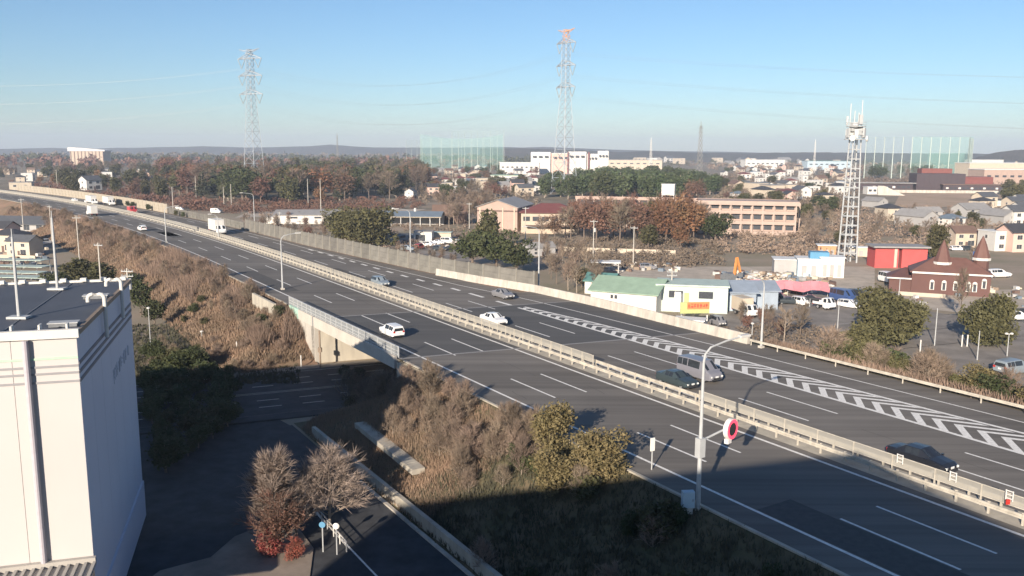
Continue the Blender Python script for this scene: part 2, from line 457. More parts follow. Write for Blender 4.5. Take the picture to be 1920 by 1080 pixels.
# ------------------------------------------------------------------ expressway, bridge deck, markings
mb = MB()
us_a = frange(-640, -200, 8) + frange(-196, -118, 3)
def edge_far(u): return min(wb(u) - .5, fe(u) + 3.6)
strip(mb, us_a, 39.6, edge_far, 0.0)
mb.add([P(-118, 39.6), P(j1(39.6), 39.6), P(j1(80), 80), P(-118, wb(-118) - .5)], [(0, 1, 2, 3)])
mb.add([P(j2(39.6), 39.6), P(-68, 39.6), P(-68, 80), P(j2(80), 80)], [(0, 1, 2, 3)])
strip(mb, frange(-68, 70, 4), 39.6, 80.0, 0.0)
ex = struct('expressway', mb, ['asphalt'])
mb = MB()
mb.add([P(j1(39.6), 39.6, 0), P(j2(39.6), 39.6, 0), P(j2(80.6), 80.6, 0), P(j1(80.6), 80.6, 0)], [(0, 1, 2, 3)])
struct('bridge_deck', mb, 'asphalt_deck')

def line(name, tab_or_v, us, w, m='paint', z=.005):
    mb = MB(); f = tab_or_v if callable(tab_or_v) else (lambda u: tab_or_v)
    strip(mb, us, lambda u: f(u) - w / 2, lambda u: f(u) + w / 2, z); return struct(name, mb, m)
us_f = frange(-640, -170, 10) + frange(-165, 65, 5)
line('edge_line', 42.1, us_f, .26)
line('edge_line', 53.4, us_f, .30)
line('edge_line', 57.5, us_f, .18)
line('edge_line', fe, us_f, .20)
for v in (45.85, 49.6):
    mb = MB()
    for k in range(-26, 7):
        a = -72.66 + 20 * k; strip(mb, [a, a + 4, a + 8], v - .105, v + .105, .005)
    struct('lane_line', mb, 'paint')
for v in (60.85, 64.8):
    mb = MB()
    for k in range(-26, 7):
        a = -55.4 + 20 * k; strip(mb, [a, a + 4, a + 8.2], v - .105, v + .105, .005)
    struct('lane_line', mb, 'paint')
mb = MB(); a = -196.0
while a < -109:
    vv = lerp([(-200, 66.9), (-150, 67.5), (-128, 68.5), (-105, 68.6)], a)
    L = 3.0 if a < -124 else 4.6
    strip(mb, [a, a + L], vv - .30, vv + .30, .005); a += 6.2 if a < -124 else 8.6
struct('block_line', mb, 'paint')
GN = lambda u: 68.45
def GF(u): return lerp([(-106.5, 69.6), (-93, 71.1), (-79, 72.0), (-55, 72.8), (-42, 73.2), (-35, 73.7), (70, 77.0)], u)
us_g = frange(-106.5, 65, 3)
mb = MB(); strip(mb, us_g, lambda u: 68.22, lambda u: 68.66, .005); strip(mb, us_g, lambda u: GF(u) - .21, lambda u: GF(u) + .21, .005)
a = -106.0
while a < 55:
    n, f = 68.63, GF(a) - .17; m_ = n + (f - n) * .52; k = .95
    un, uf = a + (m_ - n) * k, a + (f - m_) * (k + .55); t = .85
    for (ue, ve) in ((un, n), (uf, f)):
        mb.add([P(a, m_, .0095), P(ue, ve, .0095), P(ue + t, ve, .0095), P(a + t, m_, .0095)], [(0, 1, 2, 3)])
    a += 2.0
struct('gore_marking', mb, 'paint')
mb = MB()
for jf in (j1, j2):
    for (va, vb) in ((39.7, 54.4), (57.0, 79.6)):
        mb.add([P(jf(va) - .22, va, .009), P(jf(va) + .22, va, .009), P(jf(vb) + .22, vb, .009), P(jf(vb) - .22, vb, .009)], [(0, 1, 2, 3)])
struct('expansion_joint', mb, 'joint')
# resurfaced strips: patches of slightly newer and older asphalt, laid lane by lane
mk('asphalt_new', (0.098, 0.093, 0.087), 0.9, scale=2.0, var=.12, spec=.2); mk('asphalt_old', (0.150, 0.140, 0.127), 0.9, scale=1.5, var=.15, spec=.2)
pr_ = random.Random(31)
for m_ in ('asphalt_new', 'asphalt_old'):
    mb = MB()
    for k in range(16):
        ln = pr_.choice([42.3, 46.0, 49.8, 57.7, 61.0, 65.0, 74.0]); u0 = pr_.uniform(-330, 20); L = pr_.uniform(6, 34)
        if u0 < -72 and u0 + L > -125: continue
        strip(mb, frange(u0, u0 + L, 6), ln + pr_.uniform(0, .25), ln + 3.1 + pr_.uniform(0, .25), .0035 if m_ == 'asphalt_new' else .0028)
    struct('asphalt_patch', mb, m_)
mb = MB()
for k in range(46):                                  # sealed cracks
    u0 = pr_.uniform(-180, 40); v0 = pr_.choice([43.9, 47.6, 51.4, 59.0, 62.9, 66.5, 71.0]) + pr_.uniform(-1.6, 1.6); pts_ = [(u0, v0)]
    for q in range(pr_.randrange(3, 9)): pts_.append((pts_[-1][0] + pr_.uniform(.8, 2.4), pts_[-1][1] + pr_.uniform(-.25, .25)))
    for (a0, b0), (a1, b1) in zip(pts_, pts_[1:]): mb.quad(P(a0, b0 - .03, .0042), P(a1, b1 - .03, .0042), P(a1, b1 + .03, .0042), P(a0, b0 + .03, .0042))
struct('crack_seal', mb, 'asphalt_new')
# median strip and kerbs
mb = MB()
strip(mb, us_f, 54.35, 56.95, .012)
struct('median_strip', mb, 'concrete_old')
mb = MB()
for a, b in zip(us_f, us_f[1:]):
    if a < -126 or a > -90: mb.bar(P(a, 39.55, .06), P(b, 39.55, .06), .25, .14)
struct('kerb', mb, 'concrete_old')

# bridge: girders, fascia, abutments, wing wall, railing
br = empty('road_bridge', P(-100, 39.3, 0))
def to(parent, o):
    o.parent = parent; o.matrix_parent_inverse = Matrix.Translation(-Vector(parent.location)); return o
mb = MB()
mb.add([P(j1(39.5) + .1, 39.5, -.05), P(j2(39.5) - .1, 39.5, -.05), P(j2(80.7) - .1, 80.7, -.05), P(j1(80.7) + .1, 80.7, -.05),
        P(j1(39.5) + .1, 39.5, -.32), P(j2(39.5) - .1, 39.5, -.32), P(j2(80.7) - .1, 80.7, -.32), P(j1(80.7) + .1, 80.7, -.32)],
       [(4, 5, 6, 7), (0, 1, 5, 4), (1, 2, 6, 5), (2, 3, 7, 6), (3, 0, 4, 7)])
to(br, mb.build('slab', 'concrete'))
for k in range(8):
    v = 40.3 + k * 5.5; mb = MB(); mb.bar(P(j1(v) + .15, v, -.84), P(j2(v) - .15, v, -.84), .5, 1.0); to(br, mb.build('girder', 'concrete'))
def fasc(u0, u1, m, h0=.30, h1=-1.15):
    mb = MB(); mb.bar(P(u0, 39.28, (h0 + h1) / 2), P(u1, 39.28, (h0 + h1) / 2), .34, h0 - h1); to(br, mb.build('fascia', m))
fasc(-124.6, -120.4, 'fascia_teal'); fasc(-120.36, -114.5, 'fascia'); fasc(-113.9, -100.5, 'fascia'); fasc(-100.46, -86.8, 'fascia')
mb = MB(); mb.bar(P(-114.2, 39.22, -1.1), P(-114.2, 39.22, .25), .5, .16); to(br, mb.build('joint_cover', 'steel_dark'))
# abutments: board-marked concrete panels, each its own piece
for jf, sg, nm in ((j1, 1, 'abutment'), (j2, -1, 'abutment')):
    ab = None
    mb = MB()
    p = [P(jf(39.3), 39.3), P(jf(81), 81)]
    q = [P(jf(39.3) - sg * 1.2, 39.3), P(jf(81) - sg * 1.2, 81)]
    mb.prism([(p[0].x, p[0].y), (p[1].x, p[1].y), (q[1].x, q[1].y), (q[0].x, q[0].y)], G - .2, -.34)
    ab = to(br, mb.build('abutment', 'concrete_old'))
    for k in range(14):
        va, vb = 39.34 + k * 3.0, 39.34 + k * 3.0 + 2.94
        mb = MB(); h = .06 + (k % 2) * .02
        a, b = P(jf(va), va), P(jf(vb), vb); a2, b2 = P(jf(va) + sg * h, va), P(jf(vb) + sg * h, vb)
        mb.prism([(a.x, a.y), (b.x, b.y), (b2.x, b2.y), (a2.x, a2.y)][::1], G - .1, -1.5)
        o = mb.build('concrete_panel', 'concrete'); o.parent = ab
        o.matrix_parent_inverse = ab.matrix_parent_inverse.copy() if False else Matrix.Translation(-Vector(br.location))
mb = MB()
mb.add([P(-125, 39.3, -.2), P(-114.0, 39.3, -.2), P(-114.0, 39.3, G - .2), P(-125, 39.3, G - .2), P(-125, 40.0, -.2), P(-114.0, 40.0, -.2), P(-114.0, 40.0, G - .2), P(-125, 40.0, G - .2)],
       [(3, 2, 1, 0), (4, 5, 6, 7), (1, 2, 6, 5), (0, 1, 5, 4)])
to(br, mb.build('wing_wall', 'concrete'))
mb = MB(); mb.tube([P(-111.2, 39.0, -1.2), P(-111.2, 39.0, G)], .13, 8); mb.box(P(-111.2, 39.0, -3.9), (.5, .5, .6)); to(br, mb.build('drain_pipe', 'rust_trim'))
rl = []
us_b = frange(-125, -86, 1.95)
for u in us_b:
    mb = MB(); mb.bar(P(u, 39.3, .28), P(u, 39.3, 1.55), .10, .10, up=Vector((DX, DY, 0))); to(br, mb.build('railing_post', 'rail_cream' if False else 'galv'))
for z in (.62, 1.0, 1.5):
    mb = MB()
    for a, b in zip(us_b, us_b[1:]): mb.bar(P(a, 39.3, z), P(b, 39.3, z), .07, .09)
    to(br, mb.build('railing_rail', 'galv'))
mb = MB()
for a, b in zip(us_b, us_b[1:]): mb.quad(P(a + .06, 39.36, .32), P(b - .06, 39.36, .32), P(b - .06, 39.36, 1.45), P(a + .06, 39.36, 1.45))
to(br, mb.build('railing_mesh', 'mesh_grey'))
tag(br, 'concrete road bridge carrying the expressway over the shaded street, with railing and pale fascia', 'bridge')

# concrete end block beside the lamp at the top of the left slope
mb = MB()
for i in range(4):
    a, b = -136.5 + i * 2.9, -136.5 + i * 2.9 + 2.8
    mb.prism([tuple(P(a, 36.9).xy), tuple(P(b, 36.9).xy), tuple(P(b, 37.3).xy), tuple(P(a, 37.3).xy)], -3.2 + .2 * i, .6)
tag(mb.build('retaining_wall', 'concrete_old'), 'weathered concrete retaining wall at the top of the dry slope next to the bridge', 'wall')

# ------------------------------------------------------------------ noise walls and barriers on the far side
mk('noise_post', (.26, .245, .21), .8)
def wall_run(name, u0, u1, step, off, h, pm, postm, label, ph=.12, z0=-.1):
    root = empty(name, P(u0, wb(u0) + off, 0)); us = frange(u0, u1, step)
    pd = {}
    for a, b in zip(us, us[1:]):
        p, q = P(a, wb(a) + off, 0), P(b, wb(b) + off, 0); d = q - p
        key = round(d.length, 1)
        if key not in pd:
            mb = MB(); L = d.length
            for r in range(3): mb.box((L / 2, 0, z0 + h * (r + .5) / 3), (L - .16, ph, h / 3 - .03))
            pd[key] = mb.data('wall_panel', pm)
        o = put('wall_panel', pd[key], root, p - root.location, math.atan2(d.y, d.x))
    mb = MB(); mb.box((0, -.04, z0 + (h + .15) / 2), (.2, .26, h + .15)); me = mb.data('wall_post', postm)
    for u in us:
        put('wall_post', me, root, P(u, wb(u) + off, 0) - root.location, head(u))
    tag(root, label, 'noise barrier'); return root
wall_run('noise_wall', -252, -118.5, 4.0, 0.25, 3.3, 'noise_wall', 'noise_post', 'long grey panelled noise wall along the far edge of the expressway')
wall_run('noise_wall', -548, -334, 5.0, 0.25, 3.4, 'noise_wall_cream', 'noise_wall_cream', 'cream noise wall along the far bend of the expressway, left of the grey wall')
wall_run('noise_wall', -332, -254, 4.0, 0.25, 2.3, 'noise_wall', 'noise_wall', 'low grey noise wall joining the cream wall to the taller grey one')
root = empty('concrete_barrier', P(-140, wb(-140) - .75, 0))
us_c = frange(-143, -71.2, 6.5)
for a, b in zip(us_c, us_c[1:]):
    mb = MB(); p, q = P(a, wb(a) - .75, 0), P(b, wb(b) - .75, 0); d = (q - p).normalized(); n = Vector((-d.y, d.x, 0))
    L = (q - p).length - .05
    prof = [(-.28, -.05), (.28, -.05), (.22, .25), (.12, 1.25), (-.12, 1.25), (-.22, .25)]
    vv = [p + n * x + Vector((0, 0, z)) for x, z in prof] + [p + d * L + n * x + Vector((0, 0, z)) for x, z in prof]
    mb.add(vv, [tuple(range(6)), tuple(range(6, 12))[::-1]] + [(6 + i, 6 + (i + 1) % 6, (i + 1) % 6, i) for i in range(6)])
    to(root, mb.build('barrier_segment', 'concrete_pale'))
tag(root, 'cream concrete barrier wall along the merging lane below the grey noise wall', 'barrier')

# guardrail along the right half of the far side
def rail_beam(mb, us, v, z, off=0.0, w=.10, h=.30):
    f = v if callable(v) else (lambda u: v)
    for a, b in zip(us, us[1:]):
        for dz in (-h * .27, h * .27): mb.bar(P(a, f(a) + off, z + dz), P(b, f(b) + off, z + dz), w, h * .4)
        mb.bar(P(a, f(a) + off + .02, z), P(b, f(b) + off + .02, z), w * .5, h * .4)
root = empty('guardrail', P(-71, 79.1, 0))
us_p = [-70.6 + 4.05 * i for i in range(34)]
mb = MB(); mb.tube([(0, 0, -.3), (0, 0, .78)], .075, 8); pm = mb.data('guardrail_post', 'rail_cream')
for u in us_p: put('guardrail_post', pm, root, P(u, 79.3, 0) - root.location)
for a, b in zip(us_p, us_p[1:]):
    mb = MB(); rail_beam(mb, [a, b - .03], 79.1, .68); to(root, mb.build('guardrail_beam', 'rail_cream'))
tag(root, 'cream steel guardrail along the right far edge above the bushes', 'guardrail')

# median guardrails with glare screen
def median(v, side, label):
    root = empty('median_guardrail', P(-100, v, 0))
    us_n = frange(-250, 62, 2.2)
    mb = MB(); mb.box((0, 0, .4), (.13, .13, .9)); pm = mb.data('guardrail_post', 'rail_cream')
    for u in us_n: put('guardrail_post', pm, root, P(u, v + side * .12, 0) - root.location, head(u))
    us_m = frange(-250, 62, 4.4)
    for a, b in zip(us_m, us_m[1:]):
        mb = MB(); rail_beam(mb, [a, b - .03], v, .62, 0, .10, .34); to(root, mb.build('guardrail_beam', 'rail_cream'))
    us_q = frange(-640, -252, 8)
    mb = MB(); rail_beam(mb, us_q, v, .62, 0, .10, .34)
    for u in frange(-640, -252, 4): mb.bar(P(u, v + side * .12, 0), P(u, v + side * .12, .8), .13, .13, up=Vector((1, 0, 0)))
    o = to(root, mb.build('distant_rail', 'rail_cream')); o['kind'] = 'stuff'
    tag(root, label, 'guardrail'); return root
median(54.75, 1, 'cream median guardrail on the side of the near carriageway')
median(56.55, -1, 'cream median guardrail on the side of the far carriageway')
root = empty('glare_screen', P(-100, 55.75, 0))
mbp = MB(); mbp.box((0, 0, .75), (.09, .09, 1.5)); pm = mbp.data('screen_post', 'rail_cream')
for (u0, u1) in ((-250, -71.6), (-55.5, 60)):
    us_s = frange(u0, u1, 2.0 if u0 < -100 else 3.3)
    for u in us_s: put('screen_post', pm, root, P(u, 55.75, 0) - root.location, head(u))
    for a, b in zip(us_s, us_s[1:]):
        mb = MB()
        mb.quad(P(a + .06, 55.75, .70), P(b - .06, 55.75, .70), P(b - .06, 55.75, 1.45), P(a + .06, 55.75, 1.45), 0)
        mb.bar(P(a + .04, 55.75, 1.48), P(b - .04, 55.75, 1.48), .05, .05, 1); mb.bar(P(a + .04, 55.75, .70), P(b - .04, 55.75, .70), .05, .05, 1)
        to(root, mb.build('screen_panel', ['mesh_cream', 'rail_cream']))
us_q = frange(-640, -252, 8)
mb = MB()
for a, b in zip(us_q, us_q[1:]):
    mb.quad(P(a, 55.75, .70), P(b, 55.75, .70), P(b, 55.75, 1.45), P(a, 55.75, 1.45), 0); mb.bar(P(a, 55.75, 1.48), P(b, 55.75, 1.48), .06, .06, 1)
o = to(root, mb.build('distant_screen', ['mesh_cream', 'rail_cream'])); o['kind'] = 'stuff'
tag(root, 'pale mesh glare screen standing between the two median guardrails', 'screen')
for i, u in enumerate((-27.2, -31.0, -35.0)):
    mb = MB(); mb.bar(P(u - .22, 55.55, 1.05), P(u - .22, 55.55, 1.75), .06, .06, up=Vector((1, 0, 0))); mb.bar(P(u + .22, 55.55, 1.05), P(u + .22, 55.55, 1.75), .06, .06, up=Vector((1, 0, 0)))
    for z in (1.2, 1.45, 1.7): mb.bar(P(u - .25, 55.55, z), P(u + .25, 55.55, z), .05, .07)
    if i == 0: mb.box(P(u, 55.45, .98), (.26, .08, .34), 0, 1)
    tag(mb.build('delineator', ['white_trim', 'tail_red']), ['white delineator frame with a red reflector on the median', 'white delineator frame on the median left of the red-reflector one', 'white delineator frame on the median just below the black car'][i], 'marker')

# ------------------------------------------------------------------ streets below
ED = Vector((DX * S_J + NX, DY * S_J + NY, 0)).normalized(); EN = Vector((-ED.y, ED.x, 0))
O = P(j1(42.4) + 13.2, 42.4, G)
def Eq(s, t, z): q = O + ED * s + EN * t; return Vector((q.x, q.y, z))
def esheet(mb, s0, s1, t0, t1, z): mb.quad(Eq(s0, t0, z), Eq(s1, t0, z), Eq(s1, t1, z), Eq(s0, t1, z))
mb = MB(); esheet(mb, -150, 130, -9.5, 9.5, G + .02)
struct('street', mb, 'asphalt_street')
mb = MB()
for t in (-9.2, 9.2):
    esheet(mb, -150, 130, t - .09, t + .09, G + .026)
for t in (-.25, .25): esheet(mb, -40, 130, t - .07, t + .07, G + .026)
for t in (-6.0, -3.2, 3.2, 6.0):
    s = -60.0
    while s < 40: esheet(mb, s, s + 2.6, t - .12, t + .12, G + .026); s += 5.0
struct('street_marking', mb, 'paint_worn')
for sg in (1, -1):
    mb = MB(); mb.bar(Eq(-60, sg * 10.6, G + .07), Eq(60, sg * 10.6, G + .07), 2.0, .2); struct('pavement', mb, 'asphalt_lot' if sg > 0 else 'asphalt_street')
# side street along the toe of the embankment
mb = MB(); strip(mb, frange(-89, 60, 4), 21.9, 27.8, G + .022); struct('side_street', mb, 'asphalt_street')
mb = MB(); strip(mb, frange(-76, 60, 4), 22.1, 22.25, G + .028); struct('street_marking', mb, 'paint')
mb = MB()
for a in frange(-78, 60, 2.0): mb.bar(P(a, 27.85, G + .08), P(a + 1.94, 27.85, G + .08), .30, .18)
struct('kerb', mb, 'concrete_pale')
# yard round the warehouse
mb = MB()
pl = [at(225, 1120), at(940, 1140), P(-44, 27.7, G), P(-88, 27.7, G), Eq(-14, -9.4, G), Eq(-75, -9.4, G), Vector((-70, 40, G))]
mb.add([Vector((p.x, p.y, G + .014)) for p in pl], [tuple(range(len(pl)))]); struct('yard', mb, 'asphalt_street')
mb = MB(); a_ = [at(*p) for p in ((225, 1130), (300, 1072), (395, 1047), (440, 1008), (485, 990), (560, 992), (588, 1030), (575, 1130))]
mb.prism([(p.x, p.y) for p in a_], G - .1, G + .10); struct('planting_bed', mb, 'bed_ground')
# pale drain channel and low wall on the lit slope right of the bridge
mb = MB()
for k in range(9):
    a = -79.0 + k * 1.65; mb.bar(P(a, 31.7 - .07 * k, -4.25), P(a + 1.6, 31.63 - .07 * k, -4.25), 1.2, .5)
tag(mb.build('drain_channel', 'concrete_old'), 'pale concrete drain channel running along the sunlit brown slope', 'drain')
mb = MB()
mb.prism([tuple(P(-84, 28.3).xy), tuple(P(-46, 28.3).xy), tuple(P(-46, 28.7).xy), tuple(P(-84, 28.7).xy)], G - .1, G + 1.15)
tag(mb.build('low_wall', 'concrete_old'), 'low concrete wall at the foot of the slope along the side street', 'wall')

# ------------------------------------------------------------------ warehouse at the left
ZT = 13.0
A = at(143, 625, ZT); B = at(240, 530, ZT)
rd = (B - A); LW = 20.0
rd.normalize(); fd = Vector((-rd.y, rd.x, 0))            # rd: to the back, fd: to the left along the front
FA = math.atan2(-fd.y, -fd.x)                           # rotation: local +x runs right along the front, +y to the back
wh = empty('warehouse', (A.x, A.y, G), FA)
H = ZT - G; WL = 44.0
def wpart(mb, name, m): return mb.build(name, m, wh)
mb = MB(); mb.box((-WL / 2, LW / 2, H / 2 - .05), (WL - .16, LW - .16, H - .1)); core = wpart(mb, 'wall', 'white_wall')
nF = 13; pw = WL / nF
for i in range(nF):
    mb = MB(); mb.box((-pw * (i + .5), .04, H / 2), (pw - .025, .08, H)); mb.build('wall_panel', 'white_wall', wh)
nS = 6; ps = LW / nS
for i in range(nS):
    mb = MB(); mb.box((-.04, ps * (i + .5), H / 2), (.08, ps - .025, H)); mb.build('wall_panel', 'shaded_side_wall', wh)
mb = MB(); mb.box((-WL / 2, -.06, H + .04), (WL + .3, .34, .5)); mb.box((-WL / 2, LW + .06, H + .04), (WL + .3, .3, .4)); wpart(mb, 'parapet', 'white_trim')
mb = MB(); mb.box((.07, LW / 2, H + .06), (.22, LW - .2, .28)); wpart(mb, 'parapet', 'rust_trim')
mb = MB(); mb.box((-WL / 2, LW / 2, H + .02), (WL - .2, LW - .2, .12))
wpart(mb, 'roof', 'roof_dark')
for i in range(int(WL / 1.42)):
    mb = MB(); mb.box((-.5 - i * 1.42, .35, H + .40), (.10, .5, .30)); wpart(mb, 'snow_guard', 'white_trim')
for i in range(int(WL / 1.42)):
    mb = MB(); mb.box((-.4 - i * 1.42, LW - .15, H + .30), (.42, .4, .26)); wpart(mb, 'ridge_clip', 'white_trim')
mb = MB()
for i in range(5): mb.box((-4 - i * 9.0, LW / 2, H + .10), (.06, LW - 1.0, .05))
wpart(mb, 'roof_seam', 'steel_dark')
for dz, m in ((.98, 'stripe_green'), (1.46, 'stripe_grey'), (1.86, 'stripe_grey'), (2.36, 'stripe_grey')):
    mb = MB(); mb.box((-WL / 2, -.02, H - dz - .4), (WL, .05, .12)); wpart(mb, 'stripe', m)
for dz in (1.35, 1.85, 2.35):
    mb = MB(); mb.box((.02, LW / 2, H - dz - .4), (.05, LW, .20)); wpart(mb, 'stripe', 'stripe_dark')
# faint, unreadable vertical lettering on the shaded side
mb = MB(); lr = random.Random(3)
for i in range(7):
    y0 = 10.6 + i * 1.05; zz = H - 5.2 + .05 * i
    for k in range(5):
        if lr.random() < .5: mb.box((.012, y0 + lr.uniform(-.1, .5), zz + lr.uniform(-.35, .35)), (.03, lr.uniform(.35, .8), .12))
        else: mb.box((.012, y0 + lr.uniform(-.1, .5), zz + lr.uniform(-.15, .15)), (.03, .12, lr.uniform(.5, 1.0)))
wpart(mb, 'lettering', 'wall_letter')
dp = -2.6
mb = MB(); mb.tube([(dp, -.22, H - .25), (dp, -.22, 6.0)], .17, 10); wpart(mb, 'downpipe', 'downpipe')
mb = MB(); mb.box((-WL / 2, -2.9, 5.62), (WL + .3, 5.7, .16)); mb.box((-WL / 2, -.2, 5.85), (WL + .3, .3, .34)); can = wpart(mb, 'canopy', 'canopy_metal')
for i in range(70):
    mb = MB(); mb.box((.1 - i * .46, -2.95, 5.75), (.16, 5.5, .14)); mb.build('canopy_rib', 'canopy_metal', can)
mb = MB(); mb.box((-7.2, -.05, 7.6), (1.3, .14, 2.2)); wpart(mb, 'window', 'window_dark')
mb = MB(); mb.box((.06, LW / 2, 1.5), (.14, LW - .3, 3.0)); wpart(mb, 'plinth', 'shaded_side_wall')
for y in (7.8, 14.6):
    mb = MB(); pts = [(0, 0, -1.9), (0, 0, 1.15)] + [(-.45 + .45 * math.cos(a), 0, 1.15 + .45 * math.sin(a)) for a in (.5, 1.0, math.pi / 2)]
    pts += [(-1.15, 0, 1.6)] + [(-1.15 + .45 * math.cos(a), 0, 1.15 + .45 * math.sin(a)) for a in (2.1, 2.6, math.pi)] + [(-1.6, 0, .8)]
    pts = [(p[0] * .62, p[1], p[2] * .62 if p[2] > 0 else p[2]) for p in pts]
    mb.tube(pts, .13, 10); mb.build('vent_pipe', 'white_trim', wh, (.24, y, H))
tag(wh, 'tall white windowless warehouse with dark flat roof, grey and green stripes and a ribbed canopy', 'warehouse')
# masts on the roof
inv = Matrix.Translation((A.x, A.y, G)) @ Matrix.Rotation(FA, 4, 'Z')
for (px, py, h, lb) in ((36, 597, 5.0, 'thin metal mast on the warehouse roof, the one nearer the left border'), (108, 543, 5.3, 'thin metal mast on the warehouse roof near its back edge')):
    p = at(px, py, ZT + .1); r = empty('roof_mast', p)
    mb = MB(); mb.tube([(0, 0, 0), (0, 0, h)], [.11, .07], 8); mb.build('pole', 'galv', r)
    mb = MB(); mb.box((0, 0, .08), (1.2, .7, .14)); mb.build('base', 'galv', r)
    mb = MB(); mb.tube([(0, 0, h), (0, 0, h + .5)], .03, 5); mb.build('tip', 'galv', r)
    tag(r, lb, 'mast')
for (px, py, lb) in ((120, 611, 'flat grey roof hatch near the front parapet of the warehouse'), (180, 559, 'small grey roof hatch beside the bent vent pipes')):
    p = at(px, py, ZT + .1); r = empty('roof_hatch', p, FA)
    mb = MB(); mb.box((0, 0, .10), (1.5, .7, .2)); mb.build('curb', 'steel_dark', r)
    mb = MB(); mb.box((0, 0, .23), (1.62, .8, .06)); mb.build('lid', 'galv', r)
    tag(r, lb, 'hatch')

# the tall building the camera looks out from: it stands behind the lens and casts the broad shadow
q0, q1 = Vector((1.8, 0.15)), Vector((-41.5, -13.0)); bd = (q1 - q0).normalized(); bn = Vector((bd.y, -bd.x))
if bn.y > 0: bn = -bn
tb = empty('office_building', (q0.x, q0.y, G), math.atan2(-bd.y, -bd.x))
TL = (q1 - q0).length; TH = 23.3 - G
mb = MB(); mb.box((-TL / 2, -11, TH / 2), (TL, 22, TH)); mb.build('wall', 'wall_beige', tb)
mb = MB(); mb.box((-TL / 2, -11, TH + .1), (TL - 1, 21, .2)); mb.build('roof', 'concrete_old', tb)
mb = MB(); mb.box((0, 0, 0), (1.8, .1, 1.5)); wme = mb.data('window', 'window_dark')
for fl in range(9):
    for i in range(12): put('window', wme, tb, (-2.4 - i * 3.5, .0, 2 + fl * 3.1))
tag(tb, 'tall office building behind the viewpoint whose broad shadow falls across the near carriageway', 'building')
# ------------------------------------------------------------------ lamps, poles, towers
def lamp_post(base, h, arm, rz, label, arm_l=2.6, head=True, r0=.16, z_arm_up=1.1):
    r = empty('street_lamp', base, rz)
    mb = MB(); mb.tube([(0, 0, 0), (0, 0, h * .5), (0, 0, h)], [r0, r0 * .72, r0 * .5], 10); mb.build('pole', 'galv', r)
    mb = MB(); mb.box((0, 0, .12), (.55, .55, .3)); mb.build('base', 'concrete', r)
    if arm:
        mb = MB(); mb.tube([(0, 0, h - .05), (.12, 0, h + .5), (.6, 0, h + .9), (arm_l * .6, 0, h + z_arm_up), (arm_l, 0, h + z_arm_up + .12)], [r0 * .5, r0 * .45, r0 * .4, r0 * .36, r0 * .34], 8); mb.build('arm', 'galv', r)
        mb = MB(); mb.box((arm_l + .35, 0, h + z_arm_up + .15), (.95, .32, .16)); hd = mb.build('lamp_head', 'white_trim', r)
        mb = MB(); mb.box((arm_l + .35, 0, h + z_arm_up + .06), (.7, .24, .04)); mb.build('lens', 'lamp_glass', hd)
    tag(r, label, 'street lamp', None); return r
NA = math.atan2(NY, NX)
def road_lamp(px, py, top, label, z=0.0, side=1, arm_l=2.6):
    b = at(px, py, z); t = atY(px, top, b.y)
    return lamp_post(b, t.z - z - 1.1, True, NA if side > 0 else NA + math.pi, label, arm_l)
# the large lamp in front, with the variable sign on its bracket
b = at(1308, 957, -.3)
lp = lamp_post(b, 10.2, True, NA + .02, 'tall grey street lamp nearest the camera at the shadowed edge of the near carriageway', 3.4, r0=.175, z_arm_up=1.15)
mb = MB(); mb.tube([(.1, 0, 4.85), (2.3, 0, 5.25)], .075, 8); mb.build('sign_bracket', 'galv', lp)
mb = MB(); mb.box((0, 0, 4.4), (.5, .46, 1.3)); mb.build('collar', 'galv', lp)
sg = empty('speed_sign', b + Vector((NX, NY, 0)) * 2.75 + Vector((0, 0, 5.2)), math.atan2(DY, DX) + R(14))
mb = MB(); mb.tube([(-.16, 0, 0), (.16, 0, 0)], .70, 24); mb.box((-.02, -.22, -.80), (.3, .45, .32)); mb.build('housing', 'sign_white', sg)
mb = MB()
for k in range(32):
    a, c = 2 * math.pi * k / 32, 2 * math.pi * (k + 1) / 32
    mb.quad(*[(.185, rr * math.cos(x), rr * math.sin(x)) for rr, x in ((.46, a), (.68, a), (.68, c), (.46, c))])
mb.build('light_ring', 'led_red', sg)
mb = MB(); mb.disc((.172, 0, 0), (1, 0, 0), .46, .014, 24); mb.build('display', 'plastic_black', sg)
mb = MB(); mb.box((-.25, 0, 0), (.2, .5, .3)); mb.build('bracket_plate', 'galv', sg)
tag(sg, 'round sign with a glowing red ring held on the near lamp by a bracket', 'sign')
cb = empty('control_cabinet', b + Vector((-.75, -.35, 0)), .1)
mb = MB(); mb.box((0, 0, .95), (.8, .45, 1.1)); mb.build('case', 'wall_skyblue', cb)
mb = MB(); mb.box((0, 0, .2), (.6, .35, .5)); mb.build('foot', 'concrete', cb)
mb = MB(); mb.box((0, -.235, .95), (.68, .02, .98)); dr = mb.build('door', 'wall_skyblue', cb)
mb = MB(); mb.box((.26, -.26, .95), (.04, .04, .16)); mb.build('handle', 'steel_dark', dr)
tag(cb, 'blue grey control cabinet at the foot of the nearest street lamp', 'cabinet')
p = at(1222, 884, -.1); r = empty('kilometre_post', p)
mb = MB(); mb.box((0, 0, 2.1), (.36, .10, 1.0), .5); mb.build('plate', 'sign_white', r)
mb = MB(); mb.tube([(0, .08, -.4), (0, .08, 2.2)], .05, 6); mb.build('post', 'galv', r)
tag(r, 'plain white marker plate on a post between the two khaki bushes and the near lamp', 'marker')

